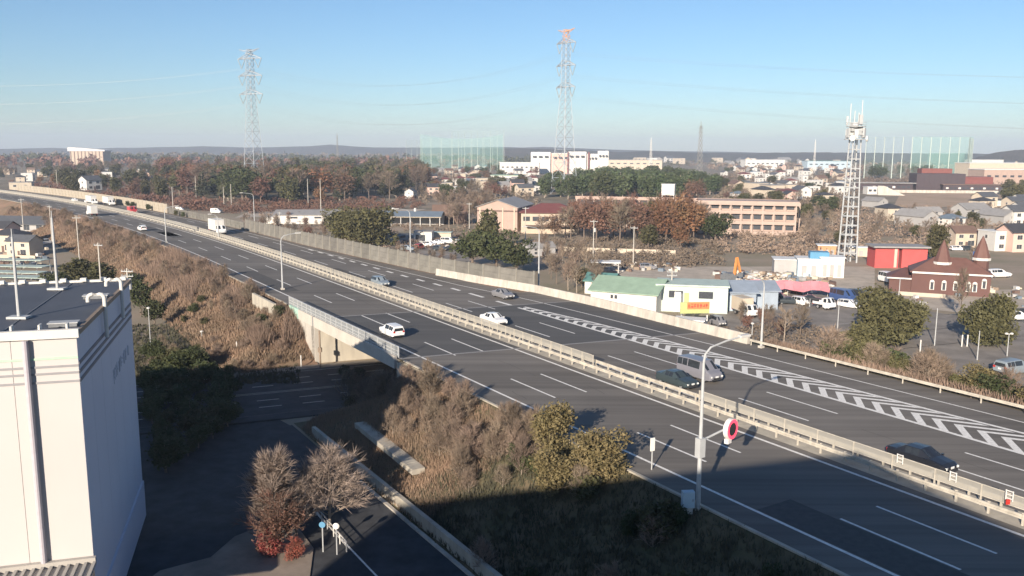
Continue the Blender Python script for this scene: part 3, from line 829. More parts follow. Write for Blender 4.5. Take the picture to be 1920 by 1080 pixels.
road_lamp(530, 543, 440, 'street lamp on the near side just left of the bridge')
road_lamp(312, 455, 388, 'small far street lamp on the near side above the dry slope')
road_lamp(770, 499, 392, 'street lamp in front of the grey noise wall by the blue roofed shed', 0, -1)
road_lamp(1010, 541, 425, 'street lamp at the right end of the grey noise wall', 0, -1)
road_lamp(1427, 652, 520, 'street lamp where the cream barrier meets the right guardrail', 0, -1, 2.0)
road_lamp(410, 448, 402, 'street lamp standing just before the white box truck', 0, -1, 1.6)
road_lamp(478, 436, 362, 'tall street lamp with a curved arm behind the grey noise wall', -.3, -1, 3.0)

def pole(px, py, top, label, arms=2, z=G, rad=.17, trans=False, name='utility_pole', cat='utility pole', m='concrete'):
    b = at(px, py, z); t = atY(px, top, b.y).z; h = t - z
    r = empty(name, b, rng.uniform(-.5, .5))
    mb = MB(); mb.tube([(0, 0, 0), (0, 0, h)], [rad, rad * .62], 8); mb.build('pole', m, r)
    for k in range(arms):
        mb = MB(); mb.box((0, 0, h - .5 - k * .75), (2.0, .10, .12)); a = mb.build('crossarm', 'galv', r)
        mb = MB()
        for x in (-.9, -.35, .35, .9): mb.tube([(x, 0, h - .44 - k * .75), (x, 0, h - .2 - k * .75)], .06, 6)
        mb.build('insulator', 'insulator', a)
    if trans:
        mb = MB(); mb.tube([(.32, 0, h - 3.3), (.32, 0, h - 2.2)], .3, 10); mb.build('transformer', 'steel', r)
    tag(r, label, cat); return r
pole(247, 640, 503, 'grey utility pole behind the right edge of the warehouse', 2, trans=True)
pole(193, 585, 455, 'utility pole rising out of the dry slope behind the warehouse roof', 1)
pole(150, 500, 405, 'utility pole on the dry slope by the green bushes', 1)
pole(98, 455, 385, 'utility pole left of the dry slope, nearest the grey roofed houses', 1)
pole(45, 440, 372, 'small utility pole among the houses at the left border', 1)
pole(1112, 492, 412, 'utility pole with a pale box in front of the rust brown trees', 1, trans=True)
pole(1187, 500, 424, 'utility pole in front of the school beside the green roofed shed', 1)
pole(1258, 575, 505, 'utility pole just behind the tall narrow sign column', 2, trans=True)
pole(880, 440, 380, 'utility pole behind the dark evergreen pair by the sheds', 1)
pole(985, 455, 388, 'utility pole in front of the peach gabled hall', 1)
pole(525, 425, 397, 'short utility pole behind the grey noise wall by the long white shed', 1)
pole(724, 358, 322, 'thin pole in the wood to the right of the long white shed', 0, rad=.22)
pole(578, 388, 335, 'thin pole beside the red tree above the long shed', 0, rad=.2)
pole(602, 400, 335, 'white topped pole in front of the red tree', 0, rad=.2)
pole(368, 372, 330, 'pale pole before the wood, first of the row left of the tall lamp', 0, rad=.2)
pole(420, 382, 350, 'pale pole before the wood, second of the row left of the tall lamp', 0, rad=.22)
pole(434, 385, 345, 'pale pole before the wood, last of the row left of the tall lamp', 0, rad=.22)
pole(325, 398, 350, 'pole behind the right end of the cream noise wall', 0, rad=.2)
pole(108, 355, 318, 'pole by the olive trees at the far left', 0, rad=.25)
pole(1530, 452, 440, 'short pole on the right of the school', 0)
pole(1684, 572, 520, 'thin metal pole on the car park edge in front of the turreted house', 0, rad=.1, m='galv')
pole(1570, 620, 563, 'thin metal pole between the two round trees and the white mini truck', 0, rad=.1, m='galv')
pole(1752, 648, 578, 'tall thin metal pole in the junction below the turreted house', 0, rad=.1, m='galv')
pole(1832, 675, 620, 'thin metal pole in front of the right round tree', 0, rad=.09, m='galv')
pole(1518, 575, 560, 'thin post beside the white mini truck', 0, rad=.1, m='galv')
def mini_lamp(px, py, top, label, z=G, two=False):
    b = at(px, py, z); h = atY(px, top, b.y).z - z; r = empty('garden_lamp', b)
    mb = MB(); mb.tube([(0, 0, 0), (0, 0, h)], [.075, .05], 8); mb.build('pole', 'galv', r)
    mb = MB()
    for s in ((-1, 1) if two else (0,)): mb.tube([(s * .38, 0, h - .05), (s * .38, 0, h + .12), (s * .38, 0, h + .2)], [.24, .26, .08], 10)
    if two: mb.box((0, 0, h - .02), (.9, .08, .08))
    mb.build('lamp_head', 'white_trim', r); tag(r, label, 'street lamp')
mini_lamp(283, 655, 578, 'slim street lamp with a white head beside the warehouse')
mini_lamp(379, 640, 622, 'short post with a white globe at the foot of the dry slope')
mini_lamp(1653, 640, 604, 'short twin headed lamp in front of the left round tree', two=True)
mini_lamp(1888, 668, 626, 'twin headed lamp at the right border', two=True)
mini_lamp(1410, 628, 607, 'small lamp with a pale head behind the cream barrier', z=-3)
for i, (px, py, hh, lb) in enumerate([(565, 690, .9, 'short white post by the bridge abutment'), (445, 672, 1.6, 'white post on the dark lawn edge left of the bridge'), (515, 605, 1.6, 'thin white post on the dry slope left of the bridge')]):
    p = at(px, py, G if i < 2 else -4.2); mb = MB(); mb.tube([(0, 0, 0), (0, 0, hh + .9)], .09, 8); tag(mb.build('marker_post', 'white_trim', None, p), lb, 'post')
for i, (px, py, lb) in enumerate([(1725, 660, 'white bent bollard by the junction below the turreted house, leftmost of its three'), (1803, 650, 'white bollard in the tree shade, first of a close pair'), (1813, 650, 'white bollard in the tree shade, second of a close pair')]):
    p = at(px, py); mb = MB(); mb.tube([(0, 0, 0), (0, 0, 1.9)], .11, 8); tag(mb.build('bollard', 'white_trim', None, p), lb, 'bollard')
# pole with a round sign head seen in front of the abutment is the drain; signpost and bollards at the lower left
for i, (px, py, hh, m, lb) in enumerate([(606, 1035, 2.2, 'wall_blue', 'small blue headed signpost by the red leaved shrub'), (632, 1040, 2.3, 'sign_white', 'small white headed signpost beside the blue headed one')]):
    p = at(px, py); r = empty('signpost', p)
    mb = MB(); mb.tube([(0, 0, 0), (0, 0, hh)], .05, 6); mb.build('post', 'galv', r)
    mb = MB(); mb.disc((0, -.06, hh), (0, 1, 0), .24, .04, 14); mb.build('plate', m, r); tag(r, lb, 'sign')
mb = MB()
p = at(563, 932); q = at(650, 1035)
for k in range(9):
    c = p + (q - p) * (k / 8); mb.tube([(c.x, c.y, G), (c.x, c.y, G + .85)], .05, 6)
mb.bar((p.x, p.y, G + .82), (q.x, q.y, G + .82), .07, .07); mb.bar((p.x, p.y, G + .45), (q.x, q.y, G + .45), .05, .05)
tag(mb.build('pipe_fence', 'white_trim'), 'low white pipe fence along the side street beside the bare trees', 'fence')

# ---- transmission pylons
def lattice(mb, zs, ws, r, x0=0, y0=0, diag=True):
    for (z0, w0), (z1, w1) in zip(zip(zs, ws), list(zip(zs, ws))[1:]):
        c0 = [(x0 + sx * w0, y0 + sy * w0, z0) for sx, sy in ((-1, -1), (1, -1), (1, 1), (-1, 1))]
        c1 = [(x0 + sx * w1, y0 + sy * w1, z1) for sx, sy in ((-1, -1), (1, -1), (1, 1), (-1, 1))]
        for k in range(4):
            k2 = (k + 1) % 4
            mb.bar(c1[k], c1[k2], r, r)
            if diag: mb.bar(c0[k], c1[k2], r * .8, r * .8); mb.bar(c0[k2], c1[k], r * .8, r * .8)
def pylon(px, top_py, Y, rz, label, arms, wtop, wbase, armw, tip='pylon', rr=.24):
    base = atY(px, 400, Y); base.z = G; topz = atY(px, top_py, Y).z; H = topz - G
    r = empty('transmission_tower', base, rz)
    za = [H * a for a in arms]
    def w(z): t = z / za[-1]; return wbase + (wtop - wbase) * min(1, t) if t < 1 else wtop
    for sx, sy in ((-1, -1), (1, -1), (1, 1), (-1, 1)):
        mb = MB(); mb.bar((sx * wbase, sy * wbase, 0), (sx * wtop, sy * wtop, za[-1]), rr * 1.5, rr * 1.5); mb.bar((sx * wtop, sy * wtop, za[-1]), (sx * wtop * .9, sy * wtop * .9, za[0]), rr * 1.3, rr * 1.3)
        mb.build('leg', 'pylon', r)
    zs = [0]; 
    while zs[-1] < za[-1] - 4: zs.append(zs[-1] + max(4.0, 1.7 * w(zs[-1])))
    zs = [z * za[-1] / zs[-1] for z in zs]
    mb = MB(); lattice(mb, zs, [w(z) for z in zs], rr * .8); mb.build('bracing', 'pylon', r)
    zs = frange(za[-1], za[0], 4.2); mb = MB(); lattice(mb, zs, [wtop] * len(zs), rr * .8); mb.build('bracing', 'pylon', r)
    mb = MB(); zs = frange(za[0], H, 4); lattice(mb, zs, [wtop * (1 - .3 * i / (len(zs) - 1)) for i in range(len(zs))], rr)
    for s in (-1, 1):
        mb.bar((0, 0, H - 1.2), (s * armw * .86, 0, H + .4), rr * 1.5, rr * 1.5); mb.bar((0, 0, H - 3), (s * armw * .86, 0, H + .4), rr, rr); 
        for yy in (-1, 1): mb.bar((0, yy * wtop, H - 1.4), (s * armw * .86, 0, H + .4), rr, rr)
    mb.build('top_arm', tip, r)
    for i, z in enumerate(za):
        mb = MB()
        for s in (-1, 1):
            for yy in (-1, 1):
                mb.bar((0, yy * wtop, z), (s * armw, 0, z - .4), rr * 1.9, rr * 1.9); mb.bar((0, yy * wtop, z + 3.2), (s * armw, 0, z - .4), rr * 1.5, rr * 1.5)
            for t in (.35, .65): mb.bar((s * armw * t, -wtop * (1 - t), z), (s * armw * t, wtop * (1 - t), z + 1.8 * (1 - t)), rr * .8, rr * .8)
        ca = mb.build('cross_arm', 'pylon', r)
        mb = MB()
        for s in (-1, 1):
            mb.bar((s * armw, 0, z - .4), (s * armw * .70, 0, z - 7.0), rr * 1.5, rr * 1.5); mb.bar((s * armw * .36, 0, z - .2), (s * armw * .70, 0, z - 7.0), rr * 1.5, rr * 1.5)
        mb.build('insulator_string', 'insulator', ca)
    tag(r, label, 'transmission tower'); return r, base, [(s * armw * .70, z - 7.0) for z in za for s in (-1, 1)], H
py1 = pylon(480, 93, 640, R(-28), 'grey lattice transmission tower on the left, beyond the wood', (.94, .82, .69), 2.2, 5.8, 11.6)
py2 = pylon(1057, 56, 600, R(-50), 'tall grey lattice transmission tower with an orange top on the right of centre', (.925, .79, .66), 2.2, 6.6, 9.4, 'pylon_orange')
def wires(a, b, sag, label):
    a, b = Vector(a), Vector(b); mb = MB()
    pts = [a + (b - a) * t + Vector((0, 0, -sag * 4 * t * (1 - t))) for t in [i / 24 for i in range(25)]]
    mb.tube(pts, .05, 3, cap=False)
    tag(mb.build('power_line', 'wire'), label, 'power line', 'power lines strung between the transmission towers')
def wpt(pl, k):
    r, base, at_, H = pl; x, z = at_[k]; a = r.rotation_euler[2]; return (base.x + x * math.cos(a), base.y + x * math.sin(a), G + z)
lv = ['top', 'top', 'middle', 'middle', 'lowest', 'lowest']; sdn = ['near', 'far'] * 3
for k in range(6):
    wires(wpt(py1, k), wpt(py2, k), 17, f'thin power line between the two large towers, {lv[k]} level, {"left" if k % 2 == 0 else "right"} arm')
    e = wpt(py2, k); end = Vector((560, 420, e[2] - 26)) + Vector((k % 2 * 9, k % 2 * 9, 0))
    wires(e, end, 9, f'thin power line leaving the orange topped tower to the right, {lv[k]} level, {"left" if k % 2 == 0 else "right"} arm')
    e = wpt(py1, k); wires(e, (e[0] - 330, e[1] - 90, e[2] - 10), 12, f'thin power line leaving the left tower past the left border, {lv[k]} level, {"left" if k % 2 == 0 else "right"} arm')
def small_tower(px, top, Y, label, w=2.2, m='mast_brown', mast=False):
    b = atY(px, 400, Y); b.z = G; H = atY(px, top, Y).z - G; r = empty('lattice_mast', b, .4)
    mb = MB(); zs = frange(0, H * .93, 5); lattice(mb, zs, [w * (1 - .72 * z / H) for z in zs], .24); mb.build('frame', m, r)
    mb = MB(); mb.tube([(0, 0, H * .9), (0, 0, H)], .3, 6)
    if not mast:
        for z in (.82, .89): mb.bar((-3, 0, H * z), (3, 0, H * z), .4, .4)
    mb.build('tip', m, r); tag(r, label, 'tower')
small_tower(1308, 228, 900, 'slim lattice tower on the skyline right of the large towers', 3.0)
small_tower(1217, 258, 1300, 'small white and red mast on the skyline between the two larger masts', 2.4, 'sign_white', True)
small_tower(1521, 262, 1200, 'pale chimney like mast on the skyline left of the radio tower', 1.6, 'sign_white', True)
small_tower(636, 250, 1500, 'tiny faint mast on the skyline above the left wood', 2.0, 'mast_brown', True)

mk('tower_grey', (.38, .395, .40), .6)
# ---- radio tower on the right
b = at(1588, 492); H = atY(1592, 262, b.y).z - G
r = empty('radio_tower', b, R(12))
w0, w1 = 1.95, 1.15
for sx, sy in ((-1, -1), (1, -1), (1, 1), (-1, 1)):
    mb = MB(); mb.tube([(sx * w0, sy * w0 * .75, 0), (sx * w1, sy * w1 * .75, H)], [.24, .17], 8); mb.build('leg', 'tower_grey', r)
for k in range(1, 13):
    z = H * k / 13; w = w0 + (w1 - w0) * k / 13
    mb = MB(); c = [(sx * w, sy * w * .75, z) for sx, sy in ((-1, -1), (1, -1), (1, 1), (-1, 1))]
    for i in range(4): mb.bar(c[i], c[(i + 1) % 4], .22, .3)
    mb.build('rung', 'tower_grey', r)
mb = MB()
for k in range(13):
    za, zb = H * k / 13, H * (k + 1) / 13; wa, wb_ = w0 + (w1 - w0) * k / 13, w0 + (w1 - w0) * (k + 1) / 13
    s = 1 if k % 2 else -1; mb.bar((-s * wa, wa * .75, za), (s * wb_, wb_ * .75, zb), .09, .09)
mb.build('bracing', 'galv', r)
mb = MB(); mb.tube([(.2, 0, 0), (.12, 0, H)], .12, 6); mb.build('cable_ladder', 'steel_dark', r)
for dz in (0, 3.4):
    mb = MB(); mb.tube([(0, 0, H + dz), (0, 0, H + dz + .18)], 2.9 if dz == 0 else 2.5, 12); pf = mb.build('platform', 'galv', r)
    mb = MB()
    for k in range(12):
        a, c = 2 * math.pi * k / 12, 2 * math.pi * (k + 1) / 12
        for zz in (.6, 1.15): mb.bar((2.6 * math.cos(a), 2.6 * math.sin(a), H + dz + zz), (2.6 * math.cos(c), 2.6 * math.sin(c), H + dz + zz), .07, .07)
    mb.build('handrail', 'galv', pf)
for k, (a, z) in enumerate([(0, 1), (1.1, 1.3), (2.2, .9), (3.2, 1.2), (4.2, 1.0), (5.3, 1.3), (.5, 4.6), (2.6, 4.4), (4.6, 4.7)]):
    mb = MB(); c = Vector((2.3 * math.cos(a), 2.3 * math.sin(a), H + z + .6)); mb.box(c, (.5, .95, 2.4), a); mb.build('antenna_panel', 'galv', r)
for k, (a, z) in enumerate([(3.9, .4), (5.6, .3)]):
    mb = MB(); c = Vector((2.9 * math.cos(a), 2.9 * math.sin(a), H + z)); mb.disc(c, c - Vector((0, 0, c.z)), .75, .5, 16); mb.build('dish', 'white_trim', r)
mb = MB()
for k in range(8): mb.box((1.1 * math.cos(k * .8), 1.1 * math.sin(k * .8), H + 2 + (k % 3) * .9), (1.2, 1.1, 1.4), k * .8)
mb.build('equipment', 'galv', r)
for k, (x, h) in enumerate([(-1.9, 9.5), (-.4, 7.6), (1.0, 7.2), (2.1, 10.5)]):
    mb = MB(); mb.tube([(x, .3 * k, H + 1), (x, .3 * k, H + h)], .09, 6); mb.build('whip_antenna', 'white_trim', r)
tag(r, 'tall white radio tower with a round antenna platform in front of the town', 'radio tower')

# ---- golf driving nets
def net_wall(root, a, b, n, h, m, sag=0.0, posts=True, pw=.55):
    a, b = Vector(a), Vector(b)
    for i in range(n + 1):
        p = a + (b - a) * (i / n)
        if posts:
            mb = MB(); mb.tube([(p.x, p.y, G), (p.x, p.y, G + h)], [pw, pw * .7], 6); o = mb.build('post', 'wall_greenwall'); to(root, o)
    mb = MB(); k = 24
    for i in range(k):
        t0, t1 = i / k, (i + 1) / k; p, q = a + (b - a) * t0, a + (b - a) * t1
        z0, z1 = G + h - sag * 4 * t0 * (1 - t0), G + h - sag * 4 * t1 * (1 - t1)
        mb.quad((p.x, p.y, G + 1), (q.x, q.y, G + 1), (q.x, q.y, z1), (p.x, p.y, z0))
    to(root, mb.build('net', m))
def gp(px, Y): p = atY(px, 300, Y); return (p.x, p.y)
Y = 1000; h2 = atY(1700, 257, Y).z - G
rt = empty('golf_net', (*gp(1720, Y), G))
net_wall(rt, (*gp(1622, Y), 0), (*gp(1815, Y - 30), 0), 11, h2, 'net_faint')
net_wall(rt, (*gp(1708, Y + 130), 0), (*gp(1822, Y + 120), 0), 7, h2 * 1.06, 'net_green', posts=False)
net_wall(rt, (*gp(1815, Y - 30), 0), (*gp(1822, Y + 120), 0), 3, h2, 'net_dark')
net_wall(rt, (*gp(1740, Y + 60), 0), (*gp(1812, Y + 60), 0), 3, h2 * .62, 'net_green', posts=False)
tag(rt, 'tall green golf net with pale posts on the right skyline', 'golf net')
Y = 1250; h1 = atY(860, 248, Y).z - G
rt = empty('golf_net', (*gp(860, Y), G))
net_wall(rt, (*gp(848, Y), 0), (*gp(945, Y - 60), 0), 8, h1 * 1.03, 'net_faint', pw=.25)
net_wall(rt, (*gp(788, Y + 150), 0), (*gp(943, Y + 160), 0), 8, h1 * 1.0, 'net_green', sag=7, pw=.2)
net_wall(rt, (*gp(790, Y + 30), 0), (*gp(848, Y), 0), 3, h1 * .84, 'net_faint', pw=.2)
net_wall(rt, (*gp(762, Y + 10), 0), (*gp(792, Y + 30), 0), 3, h1 * .80, 'net_faint', pw=.2)
tag(rt, 'pale green golf net with a sagging top on the skyline between the two large towers', 'golf net')
# ------------------------------------------------------------------ vegetation
def leaf_cloud(seed, n, lobes, size, flat=.0, shell=.55, droop=0.0):
    """n small triangles spread through a crown made of lobes (cx,cy,cz,rx,ry,rz)"""
    r = np.random.default_rng(seed); L = np.array(lobes, float)
    vol = L[:, 3] * L[:, 4] * L[:, 5]; idx = r.choice(len(L), n, p=vol / vol.sum())
    d = r.normal(size=(n, 3)); d /= np.linalg.norm(d, axis=1)[:, None]
    rad = (shell + (1 - shell) * r.random(n)) * (1 + .10 * np.sin(d[:, 0] * 7 + seed) * np.cos(d[:, 1] * 6) + .07 * r.normal(size=n))
    c = L[idx, :3] + d * L[idx, 3:6] * rad[:, None]
    a = r.normal(size=(n, 3)); a /= np.linalg.norm(a, axis=1)[:, None]
    b = r.normal(size=(n, 3)); b -= (a * b).sum(1)[:, None] * a; b /= np.linalg.norm(b, axis=1)[:, None]
    s = size * (.6 + .8 * r.random(n))[:, None]
    v = np.stack([c - a * s, c + a * s * .9 + b * s * .4, c + b * s * 1.3], axis=1)
    return v.reshape(-1, 3)

def lobes_round(seed, w, h, z0, n=9):
    r = random.Random(seed); out = [(0, 0, z0 + h * .5, w * .36, w * .36, h * .42)]
    for i in range(n):
        a = 2 * math.pi * i / n * 1.618 * 2 + r.uniform(-.4, .4); q = r.uniform(.12, .30) * w; z = z0 + h * r.uniform(.22, .82)
        k = r.uniform(.17, .27)
        out.append((q * math.cos(a), q * math.sin(a), z, w * k, w * k, h * k * r.uniform(.7, 1.0)))
    return out

def branch_mesh(seed, h, spread, n1, n2, n3, twig_w, up=.6, trunk_r=.16, base=.25, mats=('bark', 'twig'), tw_len=.16):
    """a bare tree: trunk and limbs as tapered tubes, twigs as slivers"""
    r = random.Random(seed); mb = MB(); tw = []
    def rv(): return Vector((r.gauss(0, 1), r.gauss(0, 1), r.gauss(0, 1)))
    top = Vector((r.uniform(-.03, .03) * h, r.uniform(-.03, .03) * h, h * .8))
    mb.tube([(0, 0, 0), tuple(top * .35), tuple(top)], [trunk_r, trunk_r * .7, trunk_r * .18], 6, cap=False)
    def sliver(p, d, L, w):
        s = d.cross(rv());
        if s.length < 1e-4: return
        s.normalize(); q = p + d * L
        tw.extend([tuple(p - s * w), tuple(p + s * w), tuple(q)])
    for i in range(n1):
        t = base + (1 - base) * (i + r.random()) / n1
        p = top * t; a = i * 2.4 + r.uniform(-.4, .4)
        L = h * spread * (1.05 - .55 * t) * r.uniform(.8, 1.15)
        d = Vector((math.cos(a), math.sin(a), up + t * .9)).normalized()
        e = p + d * L; mid = p + d * L * .5 + Vector((0, 0, -.04 * L))
        mb.tube([tuple(p), tuple(mid), tuple(e)], [trunk_r * .42 * (1.1 - t * .6), trunk_r * .25, trunk_r * .06], 4, cap=False)
        for j in range(n2):
            t2 = .2 + .8 * (j + r.random()) / n2; p2 = p + (e - p) * t2
            d2 = (d + rv() * .45 + Vector((0, 0, .25))).normalized(); L2 = L * .55 * (1.1 - .5 * t2) * r.uniform(.7, 1.2)
            sliver(p2, d2, L2, twig_w * 1.3)
            for k in range(n3):
                t3 = .15 + .85 * r.random(); d3 = (d2 + rv() * .42 + Vector((0, 0, .18))).normalized()
                sliver(p2 + d2 * L2 * t3, d3, h * tw_len * r.uniform(.5, 1.1), twig_w)
    return mb, tw

KIND = {}
def reg(kind, name, cat, trunk, crown, crown_name='crown'):
    KIND.setdefault(kind, []).append((name, cat, trunk, crown, crown_name))
def trunk_data(h, r, key='bark', limbs=5, seed=0, ch=None):
    rr = random.Random(seed); mb = MB(); ch = ch or h
    mb.tube([(0, 0, -.2), (rr.uniform(-.1, .1), rr.uniform(-.1, .1), h * .5), (0, 0, ch)], [r, r * .75, r * .3], 7, cap=False)
    for i in range(limbs):
        a = i * 2.4; z = h * (.45 + .4 * i / max(1, limbs)); L = ch * .25
        mb.tube([(0, 0, z), (math.cos(a) * L, math.sin(a) * L, z + L * .9)], [r * .45, r * .12], 5, cap=False)
    return mb.data('trunk', key)
# unit trees are 10 m tall; scaled when placed
for i in range(3):
    reg('evergreen', 'evergreen_tree', 'tree', trunk_data(4, .28, 'bark', 5, i, 8), tri_data('crown', leaf_cloud(10 + i, 1500, lobes_round(i, 9.0, 8.6, 1.4, 10), .42), 'leaf_green'))
    reg('olive', 'evergreen_tree', 'tree', trunk_data(4, .28, 'bark', 5, i, 8), tri_data('crown', leaf_cloud(20 + i, 1400, lobes_round(i + 30, 7.6, 9.0, 1.0, 10), .42), 'leaf_olive'))
    reg('bamboo', 'evergreen_tree', 'tree', trunk_data(4, .22, 'bark_pale', 3, i, 9), tri_data('crown', leaf_cloud(30 + i, 900, lobes_round(i + 50, 6.2, 9.4, .6, 9), .46), 'leaf_bamboo'))
    cl = [(0, 0, 2.0 + k * 1.0, 1.9 - k * .2, 1.9 - k * .2, 1.1) for k in range(8)]
    reg('cedar', 'cedar_tree', 'tree', trunk_data(8, .22, 'bark_pale', 0, i, 9.5), tri_data('crown', leaf_cloud(40 + i, 900, cl, .36, shell=.4), 'leaf_cedar'))
    mbt, tw = branch_mesh(60 + i, 10, .36, 15, 7, 6, .050, .8, .17, .3)
    reg('bare', 'bare_tree', 'tree', mbt.data('trunk', 'bark'), tri_data('crown', tw, 'twig'))
    mbt, tw = branch_mesh(70 + i, 10, .36, 14, 6, 5, .055, .8, .17, .3)
    reg('grey', 'bare_tree', 'tree', mbt.data('trunk', 'bark_pale'), tri_data('crown', tw, 'twig_grey'))
    mbt, tw = branch_mesh(80 + i, 10, .36, 12, 5, 3, .05, .8, .17, .3)
    lv_ = leaf_cloud(90 + i, 800, lobes_round(i + 70, 7.0, 8.0, 1.8, 9), .30, shell=.25)
    reg('rust', 'autumn_tree', 'tree', mbt.data('trunk', 'bark'), tri_data('crown', np.concatenate([np.array(tw), lv_]), 'leaf_rust'))
    lv_ = leaf_cloud(95 + i, 900, lobes_round(i + 80, 7.0, 8.2, 1.6, 9), .32, shell=.3)
    reg('orange', 'autumn_tree', 'tree', mbt.data('trunk', 'bark'), tri_data('crown', np.concatenate([np.array(tw), lv_]), 'leaf_orange'))

for i in range(2):
    reg('dome', 'evergreen_tree', 'tree', trunk_data(4, .28, 'bark', 5, i, 8), tri_data('crown', leaf_cloud(140 + i, 6500, [(0, 0, 4.4, 3.5, 3.5, 4.4)] + lobes_round(i + 150, 11.0, 10.2, -.3, 17), .32, shell=.58), 'leaf_dome'))
def tree(kind, loc, h, label, group=None, wide=1.0, i=None, rz=None):
    name, cat, td, cd, cn = KIND[kind][rng.randrange(len(KIND[kind])) if i is None else i]
    s = h / 10.0; r = empty(name, loc, rng.uniform(0, 6.28) if rz is None else rz)
    r.scale = (s * wide, s * wide, s)
    put('trunk', td, r); put(cn, cd, r)
    return tag(r, label, cat, group)

PH = dict(dome='dense round evergreen tree', evergreen='dark green round evergreen tree', olive='olive green evergreen tree', bamboo='bright green feathery tree', cedar='narrow dark cedar with a pale trunk', bare='bare brown tree', grey='bare grey tree', rust='rust brown leaved tree', orange='orange leaved tree')
def inpoly(x, y, poly):
    c = False; n = len(poly)
    for i in range(n):
        (x1, y1), (x2, y2) = poly[i], poly[i - 1]
        if (y1 > y) != (y2 > y) and x < (x2 - x1) * (y - y1) / (y2 - y1) + x1: c = not c
    return c
def zone_points(poly, n, seed, min_d):
    r = random.Random(seed); out = []; x0, x1 = min(p[0] for p in poly), max(p[0] for p in poly); y0, y1 = min(p[1] for p in poly), max(p[1] for p in poly)
    tries = 0
    while len(out) < n and tries < n * 60:
        tries += 1; px, py = r.uniform(x0, x1), r.uniform(y0, y1)
        if not inpoly(px, py, poly): continue
        p = at(px, py)
        if any((p.x - q.x) ** 2 + (p.y - q.y) ** 2 < min_d ** 2 for _, _, q in out): continue
        out.append((px, py, p))
    return out
def scatter_trees(poly, n, kinds, hr, zone, seed, min_d=4.0, wide=(.9, 1.25), hfun=None):
    r = random.Random(seed + 1); ks = [k for k, w in kinds for _ in range(w)]
    for px, py, p in zone_points(poly, n, seed, min_d):
        k = r.choice(ks); h = r.uniform(*hr)
        if hfun: h *= hfun(px, py)
        tree(k, p, h, f'{PH[k]} {zone}', f'{PH[k]}s {zone}', r.uniform(*wide))

# the wood at the left of centre
scatter_trees([(300, 345), (420, 332), (770, 335), (800, 352), (770, 372), (640, 380), (520, 384), (420, 380), (330, 372)], 165,
              [('cedar', 6), ('bare', 5), ('rust', 3), ('olive', 6), ('evergreen', 2), ('orange', 1)], (15, 21), 'in the wood behind the grey noise wall', 1, 4.5, (1.15, 1.6))
scatter_trees([(300, 325), (780, 322), (790, 334), (420, 332), (300, 345)], 50, [('bare', 4), ('rust', 2), ('olive', 5), ('cedar', 3)], (17, 23), 'at the back of the left wood', 2, 9, (1.2, 1.6))
scatter_trees([(0, 318), (300, 316), (300, 335), (0, 338)], 45, [('rust', 2), ('bare', 5), ('olive', 5), ('cedar', 1)], (11, 16), 'on the skyline behind the houses at the left', 3, 9, (1.2, 1.7))
scatter_trees([(60, 340), (300, 338), (320, 380), (200, 374), (60, 352)], 30, [('olive', 4), ('bare', 3), ('orange', 2), ('rust', 2), ('evergreen', 1)], (8, 13), 'among the houses behind the cream noise wall', 4, 6)
for i, (px, py, k, h) in enumerate([(335, 362, 'orange', 17), (318, 352, 'orange', 14), (440, 366, 'rust', 20), (548, 378, 'rust', 15), (600, 384, 'orange', 10), (655, 372, 'evergreen', 15), (500, 372, 'evergreen', 15), (245, 352, 'olive', 15), (120, 352, 'olive', 15), (150, 349, 'olive', 14)]):
    lab = ['tall orange tree left of the wood, the larger of two', 'smaller orange tree left of the wood', 'broad rust coloured tree at the left front of the wood', 'rust coloured tree in front of the wood by the thin pole', 'small orange tree behind the long white shed', 'very dark round tree at the front of the wood', 'dark shaded tree at the wood edge by the curved lamp', 'olive tree beside the orange pair', 'olive tree behind the cream noise wall, nearest the white gabled house', 'olive tree behind the cream noise wall, beside the white gabled house'][i]
    tree(k, at(px, py), h, lab, None, 1.35)
# the green grove
scatter_trees([(1015, 350), (1100, 338), (1250, 338), (1340, 350), (1350, 372), (1200, 380), (1020, 372)], 120, [('bamboo', 10), ('evergreen', 1)], (15, 17.5), 'in the green grove behind the school', 5, 5, (1.15, 1.5),
              lambda x, y: .60 + .42 * math.sin(math.pi * min(1, max(0, (x - 985) / 400))) ** .7)
# rust trees before the school
for i, (px, py, h, k) in enumerate([(1085, 440, 13, 'rust'), (1105, 446, 15, 'rust'), (1130, 438, 14, 'bare'), (1150, 446, 13, 'rust'), (1172, 440, 13, 'bare'), (1192, 448, 12, 'rust'), (1212, 442, 13, 'olive'), (1232, 450, 14, 'orange'), (1255, 444, 15, 'rust'), (1270, 452, 16, 'orange'), (1290, 446, 14, 'rust'), (1306, 440, 12, 'bare'), (1070, 448, 11, 'bare'), (1240, 440, 15, 'rust'), (1095, 452, 14, 'rust'), (1118, 455, 13, 'rust'), (1140, 452, 15, 'rust'), (1162, 456, 14, 'bare'), (1184, 438, 15, 'rust'), (1205, 455, 14, 'rust'), (1225, 440, 14, 'bare'), (1248, 456, 14, 'orange'), (1282, 438, 16, 'rust'), (1300, 454, 14, 'orange'), (1075, 438, 13, 'rust'), (1060, 446, 11, 'bare'), (1320, 448, 12, 'bare'), (1340, 455, 10.5, 'evergreen'), (1440, 440, 10, 'bare'), (1310, 380, 14, 'rust'), (1295, 376, 13, 'rust'), (1015, 448, 8, 'bare'), (1040, 450, 9, 'rust'), (1275, 470, 9, 'orange'), (1215, 466, 8, 'olive')]):
    tree(k, at(px, py), h, f'{PH[k]} in the row before the school' if k != 'evergreen' else 'single dark evergreen against the right wing of the school', f'{PH[k]}s in the row before the school' if k != 'evergreen' else None, 1.25)
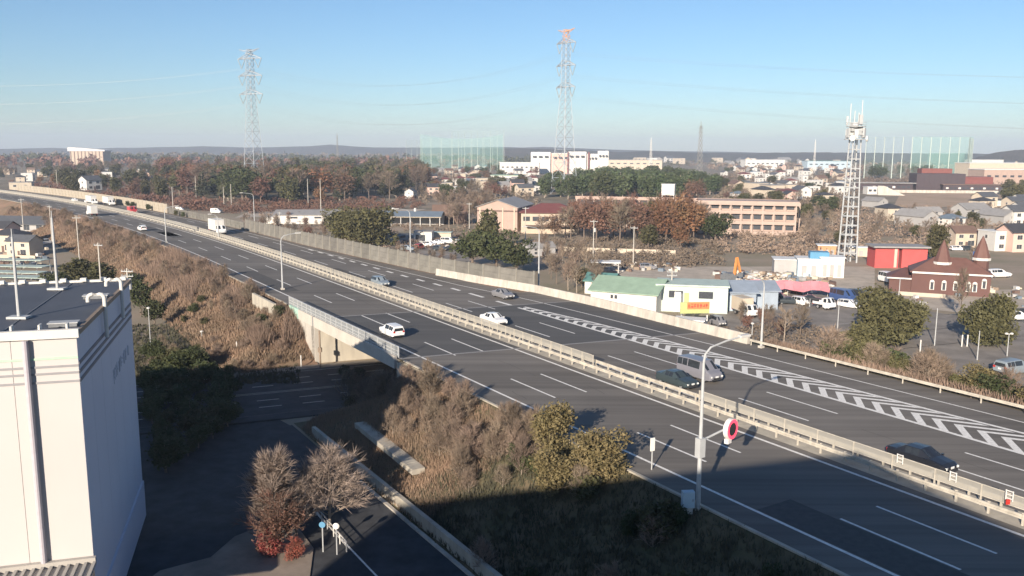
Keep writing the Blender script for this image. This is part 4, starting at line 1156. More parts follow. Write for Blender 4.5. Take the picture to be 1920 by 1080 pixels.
# behind the noise wall
def big(px, py, kind, h, wide, label): return tree(kind, at(px, py), h, label, None, wide)
big(690, 462, 'dome', 13.5, 1.35, 'large dark evergreen behind the grey noise wall, left of the blue roofed shed')
big(650, 455, 'dome', 12, 1.3, 'dark evergreen joined to the larger one left of the blue roofed shed')
big(915, 470, 'olive', 13.5, .95, 'upright olive evergreen rising behind the dark hedge by the peach gable')
big(885, 500, 'evergreen', 10.2, 1.25, 'broad dark evergreen behind the noise wall, left one of three')
big(930, 506, 'evergreen', 10.2, 1.25, 'broad dark evergreen behind the noise wall, middle one of three')
big(968, 514, 'evergreen', 8.4, 1.2, 'broad dark evergreen behind the noise wall, right one of three')
big(1090, 540, 'olive', 5.0, 1.2, 'small olive bush tree beyond the end of the grey noise wall')
scatter_trees([(440, 415), (650, 420), (640, 452), (560, 452), (470, 432)], 30, [('bare', 4), ('rust', 2), ('grey', 1)], (3.5, 6), 'between the noise wall and the long white shed', 6, 4)
scatter_trees([(1010, 470), (1140, 490), (1130, 560), (1040, 545)], 30, [('bare', 5), ('grey', 3)], (4, 7), 'right of the end of the grey noise wall', 7, 3.5)
scatter_trees([(730, 475), (860, 490), (850, 520), (740, 498)], 20, [('bare', 4), ('rust', 3)], (2.5, 4), 'behind the noise wall in front of the parked cars', 8, 3.5)
scatter_trees([(820, 385), (920, 388), (930, 420), (840, 430)], 26, [('bare', 6), ('rust', 2), ('grey', 2)], (8, 11), 'between the blue roofed shed and the peach gable', 9, 4)
# town trees at the middle and right
scatter_trees([(780, 312), (1010, 316), (1000, 372), (790, 378)], 70, [('bare', 3), ('olive', 4), ('rust', 3), ('evergreen', 2)], (7, 12), 'between the houses below the left golf net', 10, 7, (1.1, 1.6))
scatter_trees([(1340, 322), (1560, 318), (1570, 400), (1520, 420), (1360, 385)], 75, [('grey', 2), ('bare', 3), ('olive', 4), ('evergreen', 2), ('rust', 2)], (5, 9), 'between the houses right of the green grove', 11, 7, (1.1, 1.6))
scatter_trees([(1500, 400), (1920, 395), (1920, 440), (1740, 455), (1640, 452), (1510, 470)], 60, [('grey', 3), ('bare', 4), ('olive', 2)], (3.5, 6.5), 'in the gardens between the radio tower and the right border', 12, 5, (1.0, 1.5))
scatter_trees([(1620, 322), (1730, 322), (1740, 338), (1620, 338)], 16, [('evergreen', 3), ('bare', 3), ('olive', 2)], (11, 17), 'in front of the right golf net', 13, 9, (1.1, 1.5))
scatter_trees([(1880, 360), (1920, 360), (1920, 384), (1885, 384)], 6, [('olive', 3), ('evergreen', 2)], (9, 13), 'at the right end of the museum', 14, 6, (1.0, 1.4))
big(1755, 500, 'olive', 12, .75, 'loose olive tree between the red store and the turreted house')
big(1655, 648, 'dome', 9.8, 1.02, 'large round evergreen in the car park, left of the turreted house').name = 'round_tree'
big(1690, 640, 'dome', 7.6, 1.1, 'low round evergreen joined to the right of the large car park tree')
big(1852, 648, 'dome', 8.8, .92, 'large round evergreen in front of the turreted house by the right border')
big(1602, 688, 'dome', 6.4, 1.0, 'pointed olive bush tree in front of the large car park tree')
big(1825, 520, 'bare', 8, .9, 'bare grey tree in front of the turreted house')
big(1800, 598, 'bare', 9, .8, 'bare tree leaning over the junction left of the right round tree')
big(1470, 640, 'grey', 5.5, 1.4, 'bare grey shrub tree behind the cream barrier end')
big(1500, 632, 'bare', 5.5, 1.3, 'bare brown shrub tree right of the small pale lamp')
big(1440, 618, 'bare', 4.5, 1.3, 'bare brown shrub tree by the pale lamp, left one')
scatter_trees([(1360, 585), (1420, 600), (1480, 640), (1400, 622)], 8, [('bare', 4), ('rust', 2)], (2.5, 4), 'behind the cream barrier by the white truck cab', 15, 2.4)
# left: shrubs and trees by the houses
scatter_trees([(60, 395), (150, 400), (230, 470), (150, 470), (100, 430)], 34, [('bare', 4), ('rust', 1), ('grey', 2)], (3.5, 6), 'on the left bank between the houses and the dry slope', 16, 4)
big(150, 545, 'olive', 7.5, 1.5, 'broad olive tree behind the warehouse roof, left one')
big(190, 548, 'olive', 7.0, 1.4, 'broad olive tree behind the warehouse roof, right one')
big(105, 560, 'evergreen', 5.5, 1.5, 'dark shaded tree behind the warehouse roof by the mast')
big(265, 590, 'evergreen', 6.5, .9, 'dark shaded tree by the utility pole behind the warehouse')
big(255, 560, 'evergreen', 5.5, .9, 'small dark tree behind the utility pole by the warehouse')
big(290, 610, 'evergreen', 4.6, 1.1, 'low dark tree right of the slim lamp')
# foreground trees
mbt, tw = branch_mesh(301, 10, .30, 30, 13, 18, .032, 1.5, .16, .10, tw_len=.14)
KIND['near_up'] = [('bare_tree', 'tree', mbt.data('trunk', 'bark_pale'), tri_data('crown', tw, 'twig_near'), 'crown')]
mbt, tw = branch_mesh(302, 10, .55, 26, 14, 18, .034, .7, .2, .12, tw_len=.17)
KIND['near_wide'] = [('bare_tree', 'tree', mbt.data('trunk', 'bark_pale'), tri_data('crown', tw, 'twig_near'), 'crown')]
mbt, tw = branch_mesh(303, 10, .5, 20, 9, 8, .035, .7, .2, .05)
KIND['red_shrub'] = [('red_shrub', 'shrub', mbt.data('trunk', 'bark'), tri_data('crown', np.concatenate([np.array(tw), leaf_cloud(305, 1500, lobes_round(9, 9, 8, .6, 10), .24, shell=.3)]), 'leaf_rust'), 'crown'),
                     ('red_shrub', 'shrub', mbt.data('trunk', 'bark'), tri_data('crown', np.concatenate([np.array(tw), leaf_cloud(306, 2600, lobes_round(9, 10, 9, .3, 10), .26, shell=.2)]), 'leaf_red'), 'crown')]
tree('near_up', at(514, 1016), 7.4, 'round headed bare tree in sun beside the dark street', None, 1.35, 0)
tree('near_wide', at(618, 985), 5.6, 'spreading bare tree in sun right of the round headed one', None, 1.35, 0)
tree('near_wide', at(556, 1004), 4.4, 'small bare tree between the two larger bare trees and the red shrub', None, 1.2, 0)
tree('red_shrub', at(525, 1028), 4.5, 'tall rust coloured shrub in the planting bed', None, 1.3, 0)
tree('red_shrub', at(505, 1046), 1.9, 'low bright red shrub at the foot of the rust one', None, 1.25, 1)
tree('red_shrub', at(555, 1050), 1.7, 'low red shrub at the right of the planting bed', None, 1.2, 1, 2.0)
# bushes on the slope right of the bridge
KIND['khaki'] = [('evergreen_bush', 'bush', trunk_data(4, .2, 'bark', 6, 3, 8), tri_data('crown', leaf_cloud(401 + i, 5200, lobes_round(90 + i, 8.6, 9.6, .3, 14), .26, shell=.5), 'leaf_khaki'), 'crown') for i in range(2)]
KIND['thicket'] = []
for i in range(3):
    mbt, tw = branch_mesh(410 + i, 10, .55, 20, 9, 9, .045, .9, .14, .02, tw_len=.22)
    KIND['thicket'].append(('bare_bush', 'bush', mbt.data('stem', 'bark_pale'), tri_data('twigs', tw, 'twig_grey' if i else 'twig'), 'twigs'))
KIND['greenbush'] = [('green_bush', 'bush', trunk_data(4, .2, 'bark', 4, 5, 8), tri_data('crown', leaf_cloud(430 + i, 1500, lobes_round(120 + i, 9, 8.6, .2, 10), .42, shell=.45), 'leaf_olive' if i == 0 else 'leaf_green'), 'crown') for i in range(3)]
def on_slope(u, v):
    z = G + max(0, min(1, (v - 27.9) / 11.5)) * (-.06 - G)
    if -100 < u < -76: z = min(z, max(G, -.06 + (u + 76) / 13.0 * (-G)))
    if -124.5 < u < -105: z = min(z, max(G, -.06 + (u + 124.5) / 11.0 * G))
    return P(u, v, z)
tree('khaki', on_slope(-53.6, 37.6), 4.9, 'sunlit khaki evergreen bush, the left of two beside the near carriageway', None, 1.0, 0)
tree('khaki', on_slope(-47.4, 37.8), 4.6, 'sunlit khaki evergreen bush, the right of two beside the near carriageway', None, 1.2, 1)
tree('khaki', on_slope(-50.0, 35.2), 4.0, 'khaki bush half in shadow below the two sunlit ones', None, 1.1, 0, 2.2)
rr = random.Random(17)
n_ = 0
for i in range(22):
    u, v = rr.uniform(-96, -82), rr.uniform(35.5, 38.9)
    tree('thicket', on_slope(u, v) - Vector((0, 0, .3)), rr.uniform(2.6, 3.8), 'tall bare bush at the right end of the bridge fascia', 'tall bare bushes at the right end of the bridge', rr.uniform(.8, 1.1))
for i in range(66):
    u, v = rr.uniform(-84, -54), rr.uniform(32.5, 38.8)
    if u < -76 and v < 35: continue
    tree('thicket', on_slope(u, v) - Vector((0, 0, .2)), rr.uniform(1.8, 3.0), 'bare grey brown bush on the sunlit slope right of the bridge', 'bare bushes on the sunlit slope right of the bridge', rr.uniform(.8, 1.2)); n_ += 1
for i in range(46):
    u, v = rr.uniform(-58, 6), rr.uniform(28.5, 38.4)
    k = rr.choice(['thicket', 'greenbush', 'greenbush', 'thicket'])
    nm = 'green bush' if k == 'greenbush' else 'bare bush'
    tree(k, on_slope(u, v) - Vector((0, 0, .2)), rr.uniform(1.8, 3.2) * (.75 if v > 37 else 1), f'{nm} in deep shade on the slope below the near carriageway', f'{nm}es in the shade below the near carriageway', rr.uniform(.8, 1.3))
# left dry slope shrubs
for i in range(16):
    u, v = rr.uniform(-128, -116), rr.uniform(31, 38)
    tree('thicket', on_slope(u, v) - Vector((0, 0, .2)), rr.uniform(1.2, 2.0), 'bare brown bush on the end of the dry slope against the bridge wing wall', 'bare bushes at the bridge end of the dry slope', 1.2)
for i in range(150):
    u, v = rr.uniform(-420, -127), rr.uniform(33, 38.6)
    if -139 < u < -122 and v > 34.5: continue
    if u > -250 or rr.random() < .7:
        tree('thicket', on_slope(u, v) - Vector((0, 0, .2)), rr.uniform(1.6, 2.9), 'bare brown bush on the long dry slope left of the bridge', 'bare bushes on the long dry slope left of the bridge', rr.uniform(.9, 1.4))
for i, (u, v, h) in enumerate([(-152, 31, 2.2), (-155, 33, 1.8), (-142, 30.5, 1.6), (-125.5, 35.0, 2.0), (-123.5, 37.4, 2.2), (-150, 29, 1.6)]):
    tree('greenbush', on_slope(u, v), h, ['green bush low on the dry slope, largest of its clump', 'green bush on the dry slope, upper one of the clump', 'small green bush low on the dry slope nearer the bridge', 'green bush at the slope edge against the teal fascia', 'upper green bush against the teal fascia', 'small green bush at the foot of the dry slope clump'][i], None, 1.2)
# shaded bushes at the foot of the slope and beside the yard
for i in range(26):
    px, py = rr.uniform(285, 520), rr.uniform(645, 705)
    tree(rr.choice(['thicket', 'thicket', 'greenbush']), at(px, py), rr.uniform(1.0, 2.0), 'low bush at the edge of the shadow between the warehouse and the dry slope', 'low bushes between the warehouse and the dry slope', 1.2)
for px, py, p in zone_points([(285, 670), (440, 720), (430, 800), (300, 900), (280, 770)], 50, 91, 2.2):
    k = rr.choice(['evergreen', 'greenbush', 'greenbush'])
    tree(k, p, rr.uniform(1.5, 3.6), ('dark evergreen tree' if k == 'evergreen' else 'dark bush') + ' in the warehouse shadow beside the shaded street', ('dark evergreen trees' if k == 'evergreen' else 'dark bushes') + ' in the warehouse shadow', 1.3)
for px, py, p in zone_points([(640, 700), (690, 700), (690, 830), (640, 850), (620, 790)], 12, 92, 2.0):
    tree('greenbush', p, rr.uniform(1.2, 2.4), 'dark bush in shadow at the foot of the bank right of the street', 'dark bushes in shadow right of the street', 1.2)
# bushes on the far right bank, beyond the guardrail
for i in range(120):
    u = rr.uniform(-64, -20); v = rr.uniform(82, 94)
    z = max(G, -.06 - (v - 81.9) / 11 * 6.4)
    k = rr.choice(['greenbush', 'thicket', 'greenbush', 'thicket', 'khaki'] if u > -48 else ['thicket', 'greenbush', 'thicket'])
    nm = dict(greenbush='green bush', thicket='bare brown bush', khaki='yellowish bush')[k]
    tree(k, P(u, v, z - .2), rr.uniform(2.0, 4.4), f'{nm} on the bank beyond the right guardrail', f'{nm}es on the bank beyond the right guardrail', rr.uniform(.9, 1.4))
for i in range(30):
    u = rr.uniform(-58, -30); v = rr.uniform(83, 91); z = max(G, -.06 - (v - 81.9) / 11 * 6.4)
    tree('dome', P(u, v, z - .2), rr.uniform(2.6, 4.4), 'rounded olive shrub on the bank between the guardrail and the junction', 'rounded olive shrubs on the bank beyond the right guardrail', rr.uniform(.9, 1.2))
for i in range(16):
    u = rr.uniform(-36, -26); v = rr.uniform(82, 88); z = max(G, -.06 - (v - 81.9) / 11 * 6.4)
    tree('greenbush', P(u, v, z - .2), rr.uniform(3.2, 5.0), 'tall dark green shrub against the right border beyond the guardrail', 'tall dark green shrubs beyond the right end of the guardrail', rr.uniform(.9, 1.2), rr.choice([1, 2]))
for i, u in enumerate((-310, -318, -351, -372, -378, -398, -404, -430)):
    tree('greenbush', P(u, wb(u) - 1.4, -.1), rr.uniform(2.4, 3.4), 'small dark round bush at the foot of the cream noise wall', 'dark round bushes along the far noise walls', .9)

# grass and brush too fine to count
def tufts(name, pts, h, w, key, label=None, seed=0, n=3):
    r = np.random.default_rng(seed); p = np.repeat(np.asarray(pts, float), n, axis=0); m = len(p)
    p[:, :2] += r.normal(scale=.12, size=(m, 2)); a = r.random(m) * 2 * np.pi
    s = np.stack([np.cos(a), np.sin(a), np.zeros(m)], 1) * w * (.6 + .8 * r.random((m, 1)))
    t = p + np.stack([r.normal(scale=.25, size=m), r.normal(scale=.25, size=m), np.ones(m)], 1) * h * (.45 + .8 * r.random((m, 1)))
    v = np.stack([p - s, p + s, t], 1)
    o = put(name, tri_data(name, v, key)); tag(o, label, 'grass', None, 'stuff'); return o
r_ = np.random.default_rng(77)
def slope_pts(n, u0, u1, v0, v1, pw=1.0, cond=None):
    u = u0 + (u1 - u0) * r_.random(n) ** pw; v = v0 + (v1 - v0) * r_.random(n); out = []
    for a, b in zip(u, v):
        if cond and not cond(a, b): continue
        if (-114.5 if b < 39 else -124) + (38.9 - b) * .0 < a < -88: continue
        q = on_slope(a, b); out.append((q.x, q.y, q.z - .05))
    return out
def patchy(a, b): return not (-138 < a < -123 and b > 34.5) and math.sin(a * .21) + math.sin(b * 1.1 + a * .13) + math.sin(a * .07 + 2) > -.4
tufts('dry_grass', slope_pts(30000, -112, -420, 27, 39.3, 1.8), .6, .07, 'dry_grass', 'dry orange brown grass covering the long slope', 1)
tufts('dry_brush', slope_pts(22000, -118, -420, 32.0, 39.3, 1.6, patchy), 1.7, .05, 'dry_brush', 'tall brown brush on the upper part of the long slope', 2)
tufts('dry_grass', slope_pts(16000, -87, -58, 28.2, 39), .5, .035, 'dry_grass', 'dry grass on the sunlit slope right of the bridge', 3)
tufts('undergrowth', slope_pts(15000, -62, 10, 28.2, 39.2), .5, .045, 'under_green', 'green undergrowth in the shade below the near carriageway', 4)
pts = []
for k in range(9000):
    u = r_.uniform(-70, -18); v = r_.uniform(80.6, 94); z = max(G, -.06 - max(0, v - 81.9) / 11 * 6.4); q = P(u, v, z); pts.append((q.x, q.y, q.z))
tufts('dry_brush', pts, .9, .09, 'dry_brush', 'brown undergrowth on the bank beyond the right guardrail', 5)
pts = []
for k in range(5000):
    px, py = r_.uniform(240, 560), r_.uniform(610, 720); q = at(px, py); 
    pts.append((q.x, q.y, G))
tufts('undergrowth', pts, .5, .10, 'under_green', 'rough grass between the warehouse and the dry slope', 6)
def scrub(poly, n, h, key, seed, label):
    r = np.random.default_rng(seed); allv = []
    for px, py, p in zone_points(poly, n, seed, 1.5):
        hh = h * r.uniform(.5, 1.3); w = hh * r.uniform(.8, 1.6)
        v = leaf_cloud(int(r.integers(1e6)), 60, [(0, 0, hh * .45, w, w, hh * .55)], .34 * hh / 2.0, shell=.25); allv.append(v + np.array([p.x, p.y, G]))
    o = put('scrub', tri_data('scrub', np.concatenate(allv), key)); tag(o, label, 'scrub', None, 'stuff')
scrub([(1500, 392), (1920, 388), (1920, 440), (1740, 470), (1500, 490), (1340, 470), (1340, 440)], 420, 2.4, 'twig_grey', 61, 'pale winter scrub in the gardens at the right')
scrub([(1340, 325), (1600, 320), (1600, 400), (1340, 400)], 420, 4.0, 'twig', 62, 'brown winter scrub between the town houses at the right')
scrub([(780, 316), (1010, 316), (1010, 400), (790, 385)], 300, 3.6, 'twig', 63, 'brown winter scrub between the town houses left of the grove')
scrub([(300, 378), (780, 372), (790, 392), (440, 402), (330, 392)], 320, 2.6, 'leaf_rust', 64, 'rusty undergrowth along the foot of the left wood')
scrub([(440, 405), (1000, 400), (1010, 470), (700, 470), (480, 430)], 260, 1.8, 'twig', 65, 'brown scrub between the sheds behind the grey noise wall')
scrub([(0, 345), (300, 340), (420, 385), (330, 392), (60, 352)], 260, 3.2, 'leaf_rust', 66, 'rusty scrub behind the cream noise wall')
scrub([(1040, 450), (1340, 452), (1360, 500), (1180, 505), (1040, 485)], 200, 1.8, 'twig', 67, 'brown scrub in front of the school trees')
scrub([(1290, 620), (1520, 610), (1640, 690), (1500, 660)], 130, 1.0, 'twig', 68, 'low brown scrub behind the right guardrail')
scrub([(1600, 318), (1920, 330), (1920, 352), (1600, 350)], 120, 5.0, 'twig', 69, 'brown trees round the museum at the right')
scrub([(1100, 300), (1920, 298), (1920, 318), (1100, 312)], 420, 6.0, 'twig', 70, 'brown trees between the far buildings on the plain')
scrub([(1100, 300), (1920, 298), (1920, 318), (1100, 312)], 260, 6.5, 'leaf_olive', 71, 'olive trees between the far buildings on the plain')
# far woods that read as one mass
def far_wood(x0, x1, yb, h, n, key, seed, label, depth_jit=.12, size=3.2):
    r = np.random.default_rng(seed); allv = []
    for i in range(n):
        px = r.uniform(x0, x1); p = at(px, yb + r.uniform(-1.2, 1.2) * (1 if yb < 300 else 3)); hh = h * r.uniform(.6, 1.15); w = hh * r.uniform(.9, 1.6)
        v = leaf_cloud(int(r.integers(1e6)), 46, [(0, 0, hh * .55, w * .5, w * .5, hh * .5)], size * hh / 14, shell=.3)
        allv.append(v + np.array([p.x, p.y, G]))
    o = put('far_woods', tri_data('far_woods', np.concatenate(allv), key)); tag(o, label, 'woods', None, 'stuff')
far_wood(-60, 1000, 297, 17, 260, 'twig', 1, 'far brown woods along the left skyline')
far_wood(-60, 1000, 304, 16, 330, 'leaf_olive', 2, 'far olive woods along the left skyline')
far_wood(-60, 960, 311, 15, 120, 'leaf_rust', 3, 'far rust coloured woods along the left skyline')
far_wood(960, 1980, 297, 12, 200, 'twig', 4, 'far brown woods along the right skyline')
far_wood(1000, 1980, 306, 9, 200, 'leaf_olive', 5, 'far olive trees in the town at the right')
far_wood(1330, 1980, 316, 8, 160, 'twig_grey', 6, 'far grey trees in the town at the right')
# ------------------------------------------------------------------ houses and other buildings
def win_data(w, h):
    mb = MB(); mb.box((0, 0, 0), (w + .16, .06, h + .16)); fr = mb.data('window', 'white_trim')
    mb = MB(); mb.box((-w * .25, -.035, 0), (w * .5 - .05, .03, h)); mb.box((w * .25, -.035, 0), (w * .5 - .05, .03, h)); pn = mb.data('pane', 'window_dark')
    return fr, pn
WIN = {k: win_data(*k) for k in ((1.6, 1.2), (1.0, 1.0), (2.4, 1.9), (3.0, 1.3))}
def window(parent, x, y, z, rz, k=(1.6, 1.2)):
    fr, pn = WIN[k]; f = put('window', fr, parent, (x, y, z), rz); put('pane', pn, f); return f
def gable_roof(w, d, h, rise, ov=.5, th=.18, key='roof_slate', name='roof'):
    """ridge along x"""
    mb = MB(); e = h - ov * rise / (d / 2)
    for s in (-1, 1):
        a = [(-w / 2 - ov, s * (d / 2 + ov), e), (w / 2 + ov, s * (d / 2 + ov), e), (w / 2 + ov, 0, h + rise), (-w / 2 - ov, 0, h + rise)]
        b = [(x, y, z + th) for x, y, z in a]
        mb.add(a + b, [(0, 1, 2, 3), (4, 5, 6, 7), (0, 1, 5, 4), (1, 2, 6, 5), (3, 0, 4, 7), (2, 3, 7, 6)])
    return mb.data(name, key)
def hip_roof(w, d, h, rise, ov=.5, key='roof_slate'):
    mb = MB(); x, y = w / 2 + ov, d / 2 + ov; r = max(.2, (w - d) / 2)
    mb.add([(-x, -y, h), (x, -y, h), (x, y, h), (-x, y, h), (-r, 0, h + rise), (r, 0, h + rise), (-x, -y, h - .15), (x, -y, h - .15), (x, y, h - .15), (-x, y, h - .15)],
           [(0, 1, 5, 4), (1, 2, 5), (2, 3, 4, 5), (3, 0, 4), (6, 7, 1, 0), (7, 8, 2, 1), (8, 9, 3, 2), (9, 6, 0, 3), (9, 8, 7, 6)])
    return mb.data('roof', key)
def gable_walls(w, d, h, rise):
    mb = MB(); x, y = w / 2, d / 2
    mb.add([(-x, -y, 0), (x, -y, 0), (x, y, 0), (-x, y, 0), (-x, -y, h), (x, -y, h), (x, y, h), (-x, y, h), (-x, 0, h + rise), (x, 0, h + rise)],
           [(0, 1, 5, 4), (2, 3, 7, 6), (1, 2, 6, 9, 5), (3, 0, 4, 8, 7)])
    return mb
def house_proto(w, d, h, rf, wall, roof, st=2):
    r = empty('house'); rise = d * .28
    if rf == 'gable': put('wall', gable_walls(w, d, h, rise).data('wall', 'wall_' + wall), r); put('roof', gable_roof(w, d, h, rise, key='roof_' + roof), r)
    elif rf == 'hip':
        mb = MB(); mb.box((0, 0, h / 2), (w, d, h)); mb.build('wall', 'wall_' + wall, r); put('roof', hip_roof(w, d, h, rise * .8, key='roof_' + roof), r)
    else:
        mb = MB(); mb.box((0, 0, h / 2), (w, d, h)); mb.build('wall', 'wall_' + wall, r)
        mb = MB(); mb.box((0, 0, h + .15), (w + .3, d + .3, .3)); mb.build('roof', 'roof_' + roof, r)
    for s in range(st):
        z = 1.5 + s * (h - .4) / st
        window(r, -w * .25, -d / 2 - .02, z, 0, (1.6, 1.2)); window(r, w * .22, -d / 2 - .02, z, 0, (2.4, 1.9) if s == 0 else (1.6, 1.2))
        window(r, -w / 2 - .02, 0, z, -math.pi / 2, (1.0, 1.0))
    if rf == 'hip' or st == 2:
        mb = MB(); mb.box((w * .02, -d / 2 - .03, 1.0), (.9, .06, 2.0)); mb.build('door', 'wall_brown', r)
    return r
HP = []
for i, (w, d, h, rf, wl, ro) in enumerate([(9, 7, 5.6, 'gable', 'white', 'slate'), (10, 7.5, 5.6, 'hip', 'cream', 'charcoal'), (8, 7, 5.4, 'gable', 'beige', 'brown'), (11, 8, 3.4, 'hip', 'white', 'bluegrey'),
        (9, 8, 5.8, 'flat', 'white', 'white'), (10, 7, 5.6, 'gable', 'cream', 'slate'), (9, 7, 5.6, 'hip', 'white', 'red'), (14, 8, 4.0, 'gable', 'grey', 'grey'), (12, 9, 6.5, 'flat', 'cream', 'grey'), (8, 7, 5.6, 'gable', 'pink', 'charcoal')]):
    HP.append((house_proto(w, d, h, rf, wl, ro), wl, ro, rf, [False]))
def place_house(i, loc, rz, label, group=None, sc=1.0):
    pr, wl, ro, rf, used = HP[i]
    if not used[0]:
        used[0] = True; o = pr; o.location = loc; o.rotation_euler = (0, 0, rz); o.scale = (sc, sc, sc)
    else: o = dup(pr, None, loc, rz, sc)
    tag(o, label, 'house', group)
    if not group and 'group' in o: del o['group']
    return o
def scatter_houses(poly, n, zone, seed, ids, min_d=13, sc=(.85, 1.2), base_rz=.3):
    r = random.Random(seed)
    for px, py, p in zone_points(poly, n, seed, min_d):
        i = r.choice(ids); _, wl, ro, rf, _u = HP[i]
        ro_ = ro.replace('bluegrey', 'blue grey').replace('slate', 'slate grey')
        t = f'{wl} walled house with a {"flat " if rf == "flat" else ""}{ro_} roof {zone}'
        place_house(i, p, base_rz + r.choice([0, math.pi / 2]) + r.uniform(-.15, .15), t, t.replace(' house', ' houses', 1), r.uniform(*sc))
allh = list(range(10))
scatter_houses([(785, 316), (1005, 312), (1000, 370), (800, 366)], 46, 'in the town below the left golf net', 21, allh, 13)
scatter_houses([(1340, 318), (1600, 316), (1570, 395), (1380, 372)], 64, 'in the town right of the green grove', 22, allh + [0, 4, 4], 11.5)
scatter_houses([(1100, 300), (1620, 299), (1620, 314), (1100, 306)], 46, 'on the plain below the skyline masts', 23, [0, 4, 7, 8, 5], 26, (1.3, 2.4))
scatter_houses([(1825, 305), (1920, 302), (1920, 335), (1850, 330)], 14, 'below the dark hill at the right border', 24, [4, 8, 0, 5], 20, (1.2, 2.0))
scatter_houses([(0, 326), (320, 322), (320, 352), (230, 350), (60, 344), (0, 346)], 22, 'behind the noise walls at the far left', 25, [0, 1, 5, 4, 2, 9], 16)
scatter_houses([(1600, 388), (1920, 386), (1920, 425), (1640, 430)], 12, 'among the gardens below the museum field', 26, [0, 1, 3, 7, 5], 14, (.8, 1.1))
def hs(i, px, py, rz, label, sc=1.0): return place_house(i, at(px, py), rz, label, None, sc)
hs(0, 170, 356, R(60), 'white gabled house with a dark roof just behind the cream noise wall', 1.35)
hs(8, 42, 362, R(20), 'cream building at the left end of the cream noise wall', 1.1)
hs(2, 280, 345, R(35), 'beige house left of the orange trees, in front of the white cluster', .9)
hs(4, 300, 350, R(15), 'white flat roofed house at the foot of the tall orange tree', .8)
hs(0, 770, 372, R(80), 'narrow white gabled house at the right end of the wood', .8)
hs(6, 1395, 338, R(10), 'house with a bright red roof to the right of the green grove', 1.2)
hs(9, 1905, 470, R(8), 'pale pink house at the right border above the car park', 1.1)
hs(4, 1872, 468, R(8), 'white house with a red strip beside the pale pink house', 1.0)
hs(0, 1905, 422, R(12), 'white house at the right border above the gardens', 1.1)
hs(2, 1800, 462, R(4), 'ochre coloured house behind the loose olive tree', .9)
hs(7, 1010, 478, R(25), 'low grey roofed house at the foot of the bare trees by the noise wall end', .6)
hs(1, 22, 470, R(-12), 'cream house beside the left border in front of the grey roofed hall', .9)
hs(9, 8, 455, R(-12), 'pinkish house cut by the left border', .9)
hs(5, 48, 478, R(-12), 'cream gabled house in front of the parked blue car at the left', .75)

def building(name, loc, rz, label, cat='building'): return tag(empty(name, loc, rz), label, cat)
def bbox(r, name, c, s, m, rz=0): mb = MB(); mb.box(c, s, rz); return mb.build(name, m, r)

# grey roofed hall and carports at the far left
r = building('hall', at(45, 432), R(-8), 'long low hall with a dark grey roof at the left border')
put('wall', gable_walls(26, 10, 3.0, 2.2).data('wall', 'wall_grey'), r); put('roof', gable_roof(26, 10, 3.0, 2.2, .8, key='roof_slate'), r)
for i in range(5): window(r, -10 + i * 5, -5.03, 1.6, 0, (2.4, 1.9))
r = building('hall', at(20, 402), R(-8), 'smaller grey roofed hall behind the long low hall at the left border')
put('wall', gable_walls(16, 9, 3.0, 2.2).data('wall', 'wall_beige'), r); put('roof', gable_roof(16, 9, 3.0, 2.2, .8, key='roof_grey'), r)
for i, (px, py, w) in enumerate([(38, 506, 14), (34, 519, 15), (20, 531, 16), (42, 541, 13)]):
    r = building('carport', at(px, py), R(-6), ['pale slatted carport roof behind the warehouse, farthest row', 'pale slatted carport roof behind the warehouse, second row', 'pale slatted carport roof behind the warehouse, third row', 'pale slatted carport roof behind the warehouse, nearest row'][i], 'carport')
    for k in range(4):
        mb = MB(); mb.box((-w / 2 + (k + .5) * w / 4, 0, 2.6), (w / 4 - .12, 3.6, .12)); mb.build('roof_panel', 'roof_palegreen', r)
    for k in range(5):
        mb = MB(); mb.tube([(-w / 2 + k * w / 4, 1.4, 0), (-w / 2 + k * w / 4, 1.4, 2.55)], .07, 6); mb.build('post', 'galv', r)
r = building('garden_wall', at(22, 486), R(-12), 'cream garden wall in front of the cream houses at the left', 'wall')
bbox(r, 'panel', (0, 0, .6), (15, .25, 1.2), 'wall_cream')

# long white shed and blue roofed shed behind the noise wall
r = building('long_shed', at(580, 417), R(6), 'long white shed with a low grey roof behind the grey noise wall')
mb = gable_walls(26, 16, 3.6, 1.6); mb.build('wall', 'wall_white', r); put('roof', gable_roof(26, 16, 3.6, 1.6, .4, key='roof_grey'), r)
for x in (-5, 4.5): bbox(r, 'window', (x, -8.02, 2.6), (2.8, .08, .7), 'window_dark')
bbox(r, 'annex', (-14.5, -2.0, 1.3), (5, 8, 2.6), 'wall_white')
r = building('shed', at(765, 422), R(-4), 'open fronted shed with a blue grey roof above parked cars')
put('roof', gable_roof(28, 11, 4.0, 1.5, .5, key='roof_bluegrey'), r); bbox(r, 'wall', (0, 4.5, 2.0), (28, 1.6, 4.0), 'wall_grey'); bbox(r, 'eaves', (0, -5.4, 3.75), (28.6, .2, .5), 'wall_cream')
for i in range(8):
    mb = MB(); mb.box((-13.6 + i * 3.9, -5.0, 1.9), (.25, .25, 3.8)); mb.build('post', 'wall_white', r)
for i, x in enumerate((-6, 3)):
    mb = MB(); mb.tube([(x, 0, 5.2), (x, 0, 6.4)], .5, 10); mb.tube([(x, 0, 6.4), (x, 0, 6.9)], [.7, .2], 10); mb.build('roof_vent', 'white_trim', r)
r = building('small_store', at(795, 452), R(-5), 'small white store with a dark opening in front of the blue roofed shed')
bbox(r, 'wall', (0, 0, 1.6), (6.0, 4, 3.2), 'wall_white'); bbox(r, 'roof', (0, 0, 3.3), (6.4, 4.4, .2), 'roof_grey'); bbox(r, 'opening', (-.8, -2.03, 1.2), (3.2, .06, 2.2), 'window_dark')  # the opening is a dark panel on the wall, coloured like a shaded interior
r = building('small_store', at(828, 449), R(-5), 'pale green roofed lean-to right of the small white store')
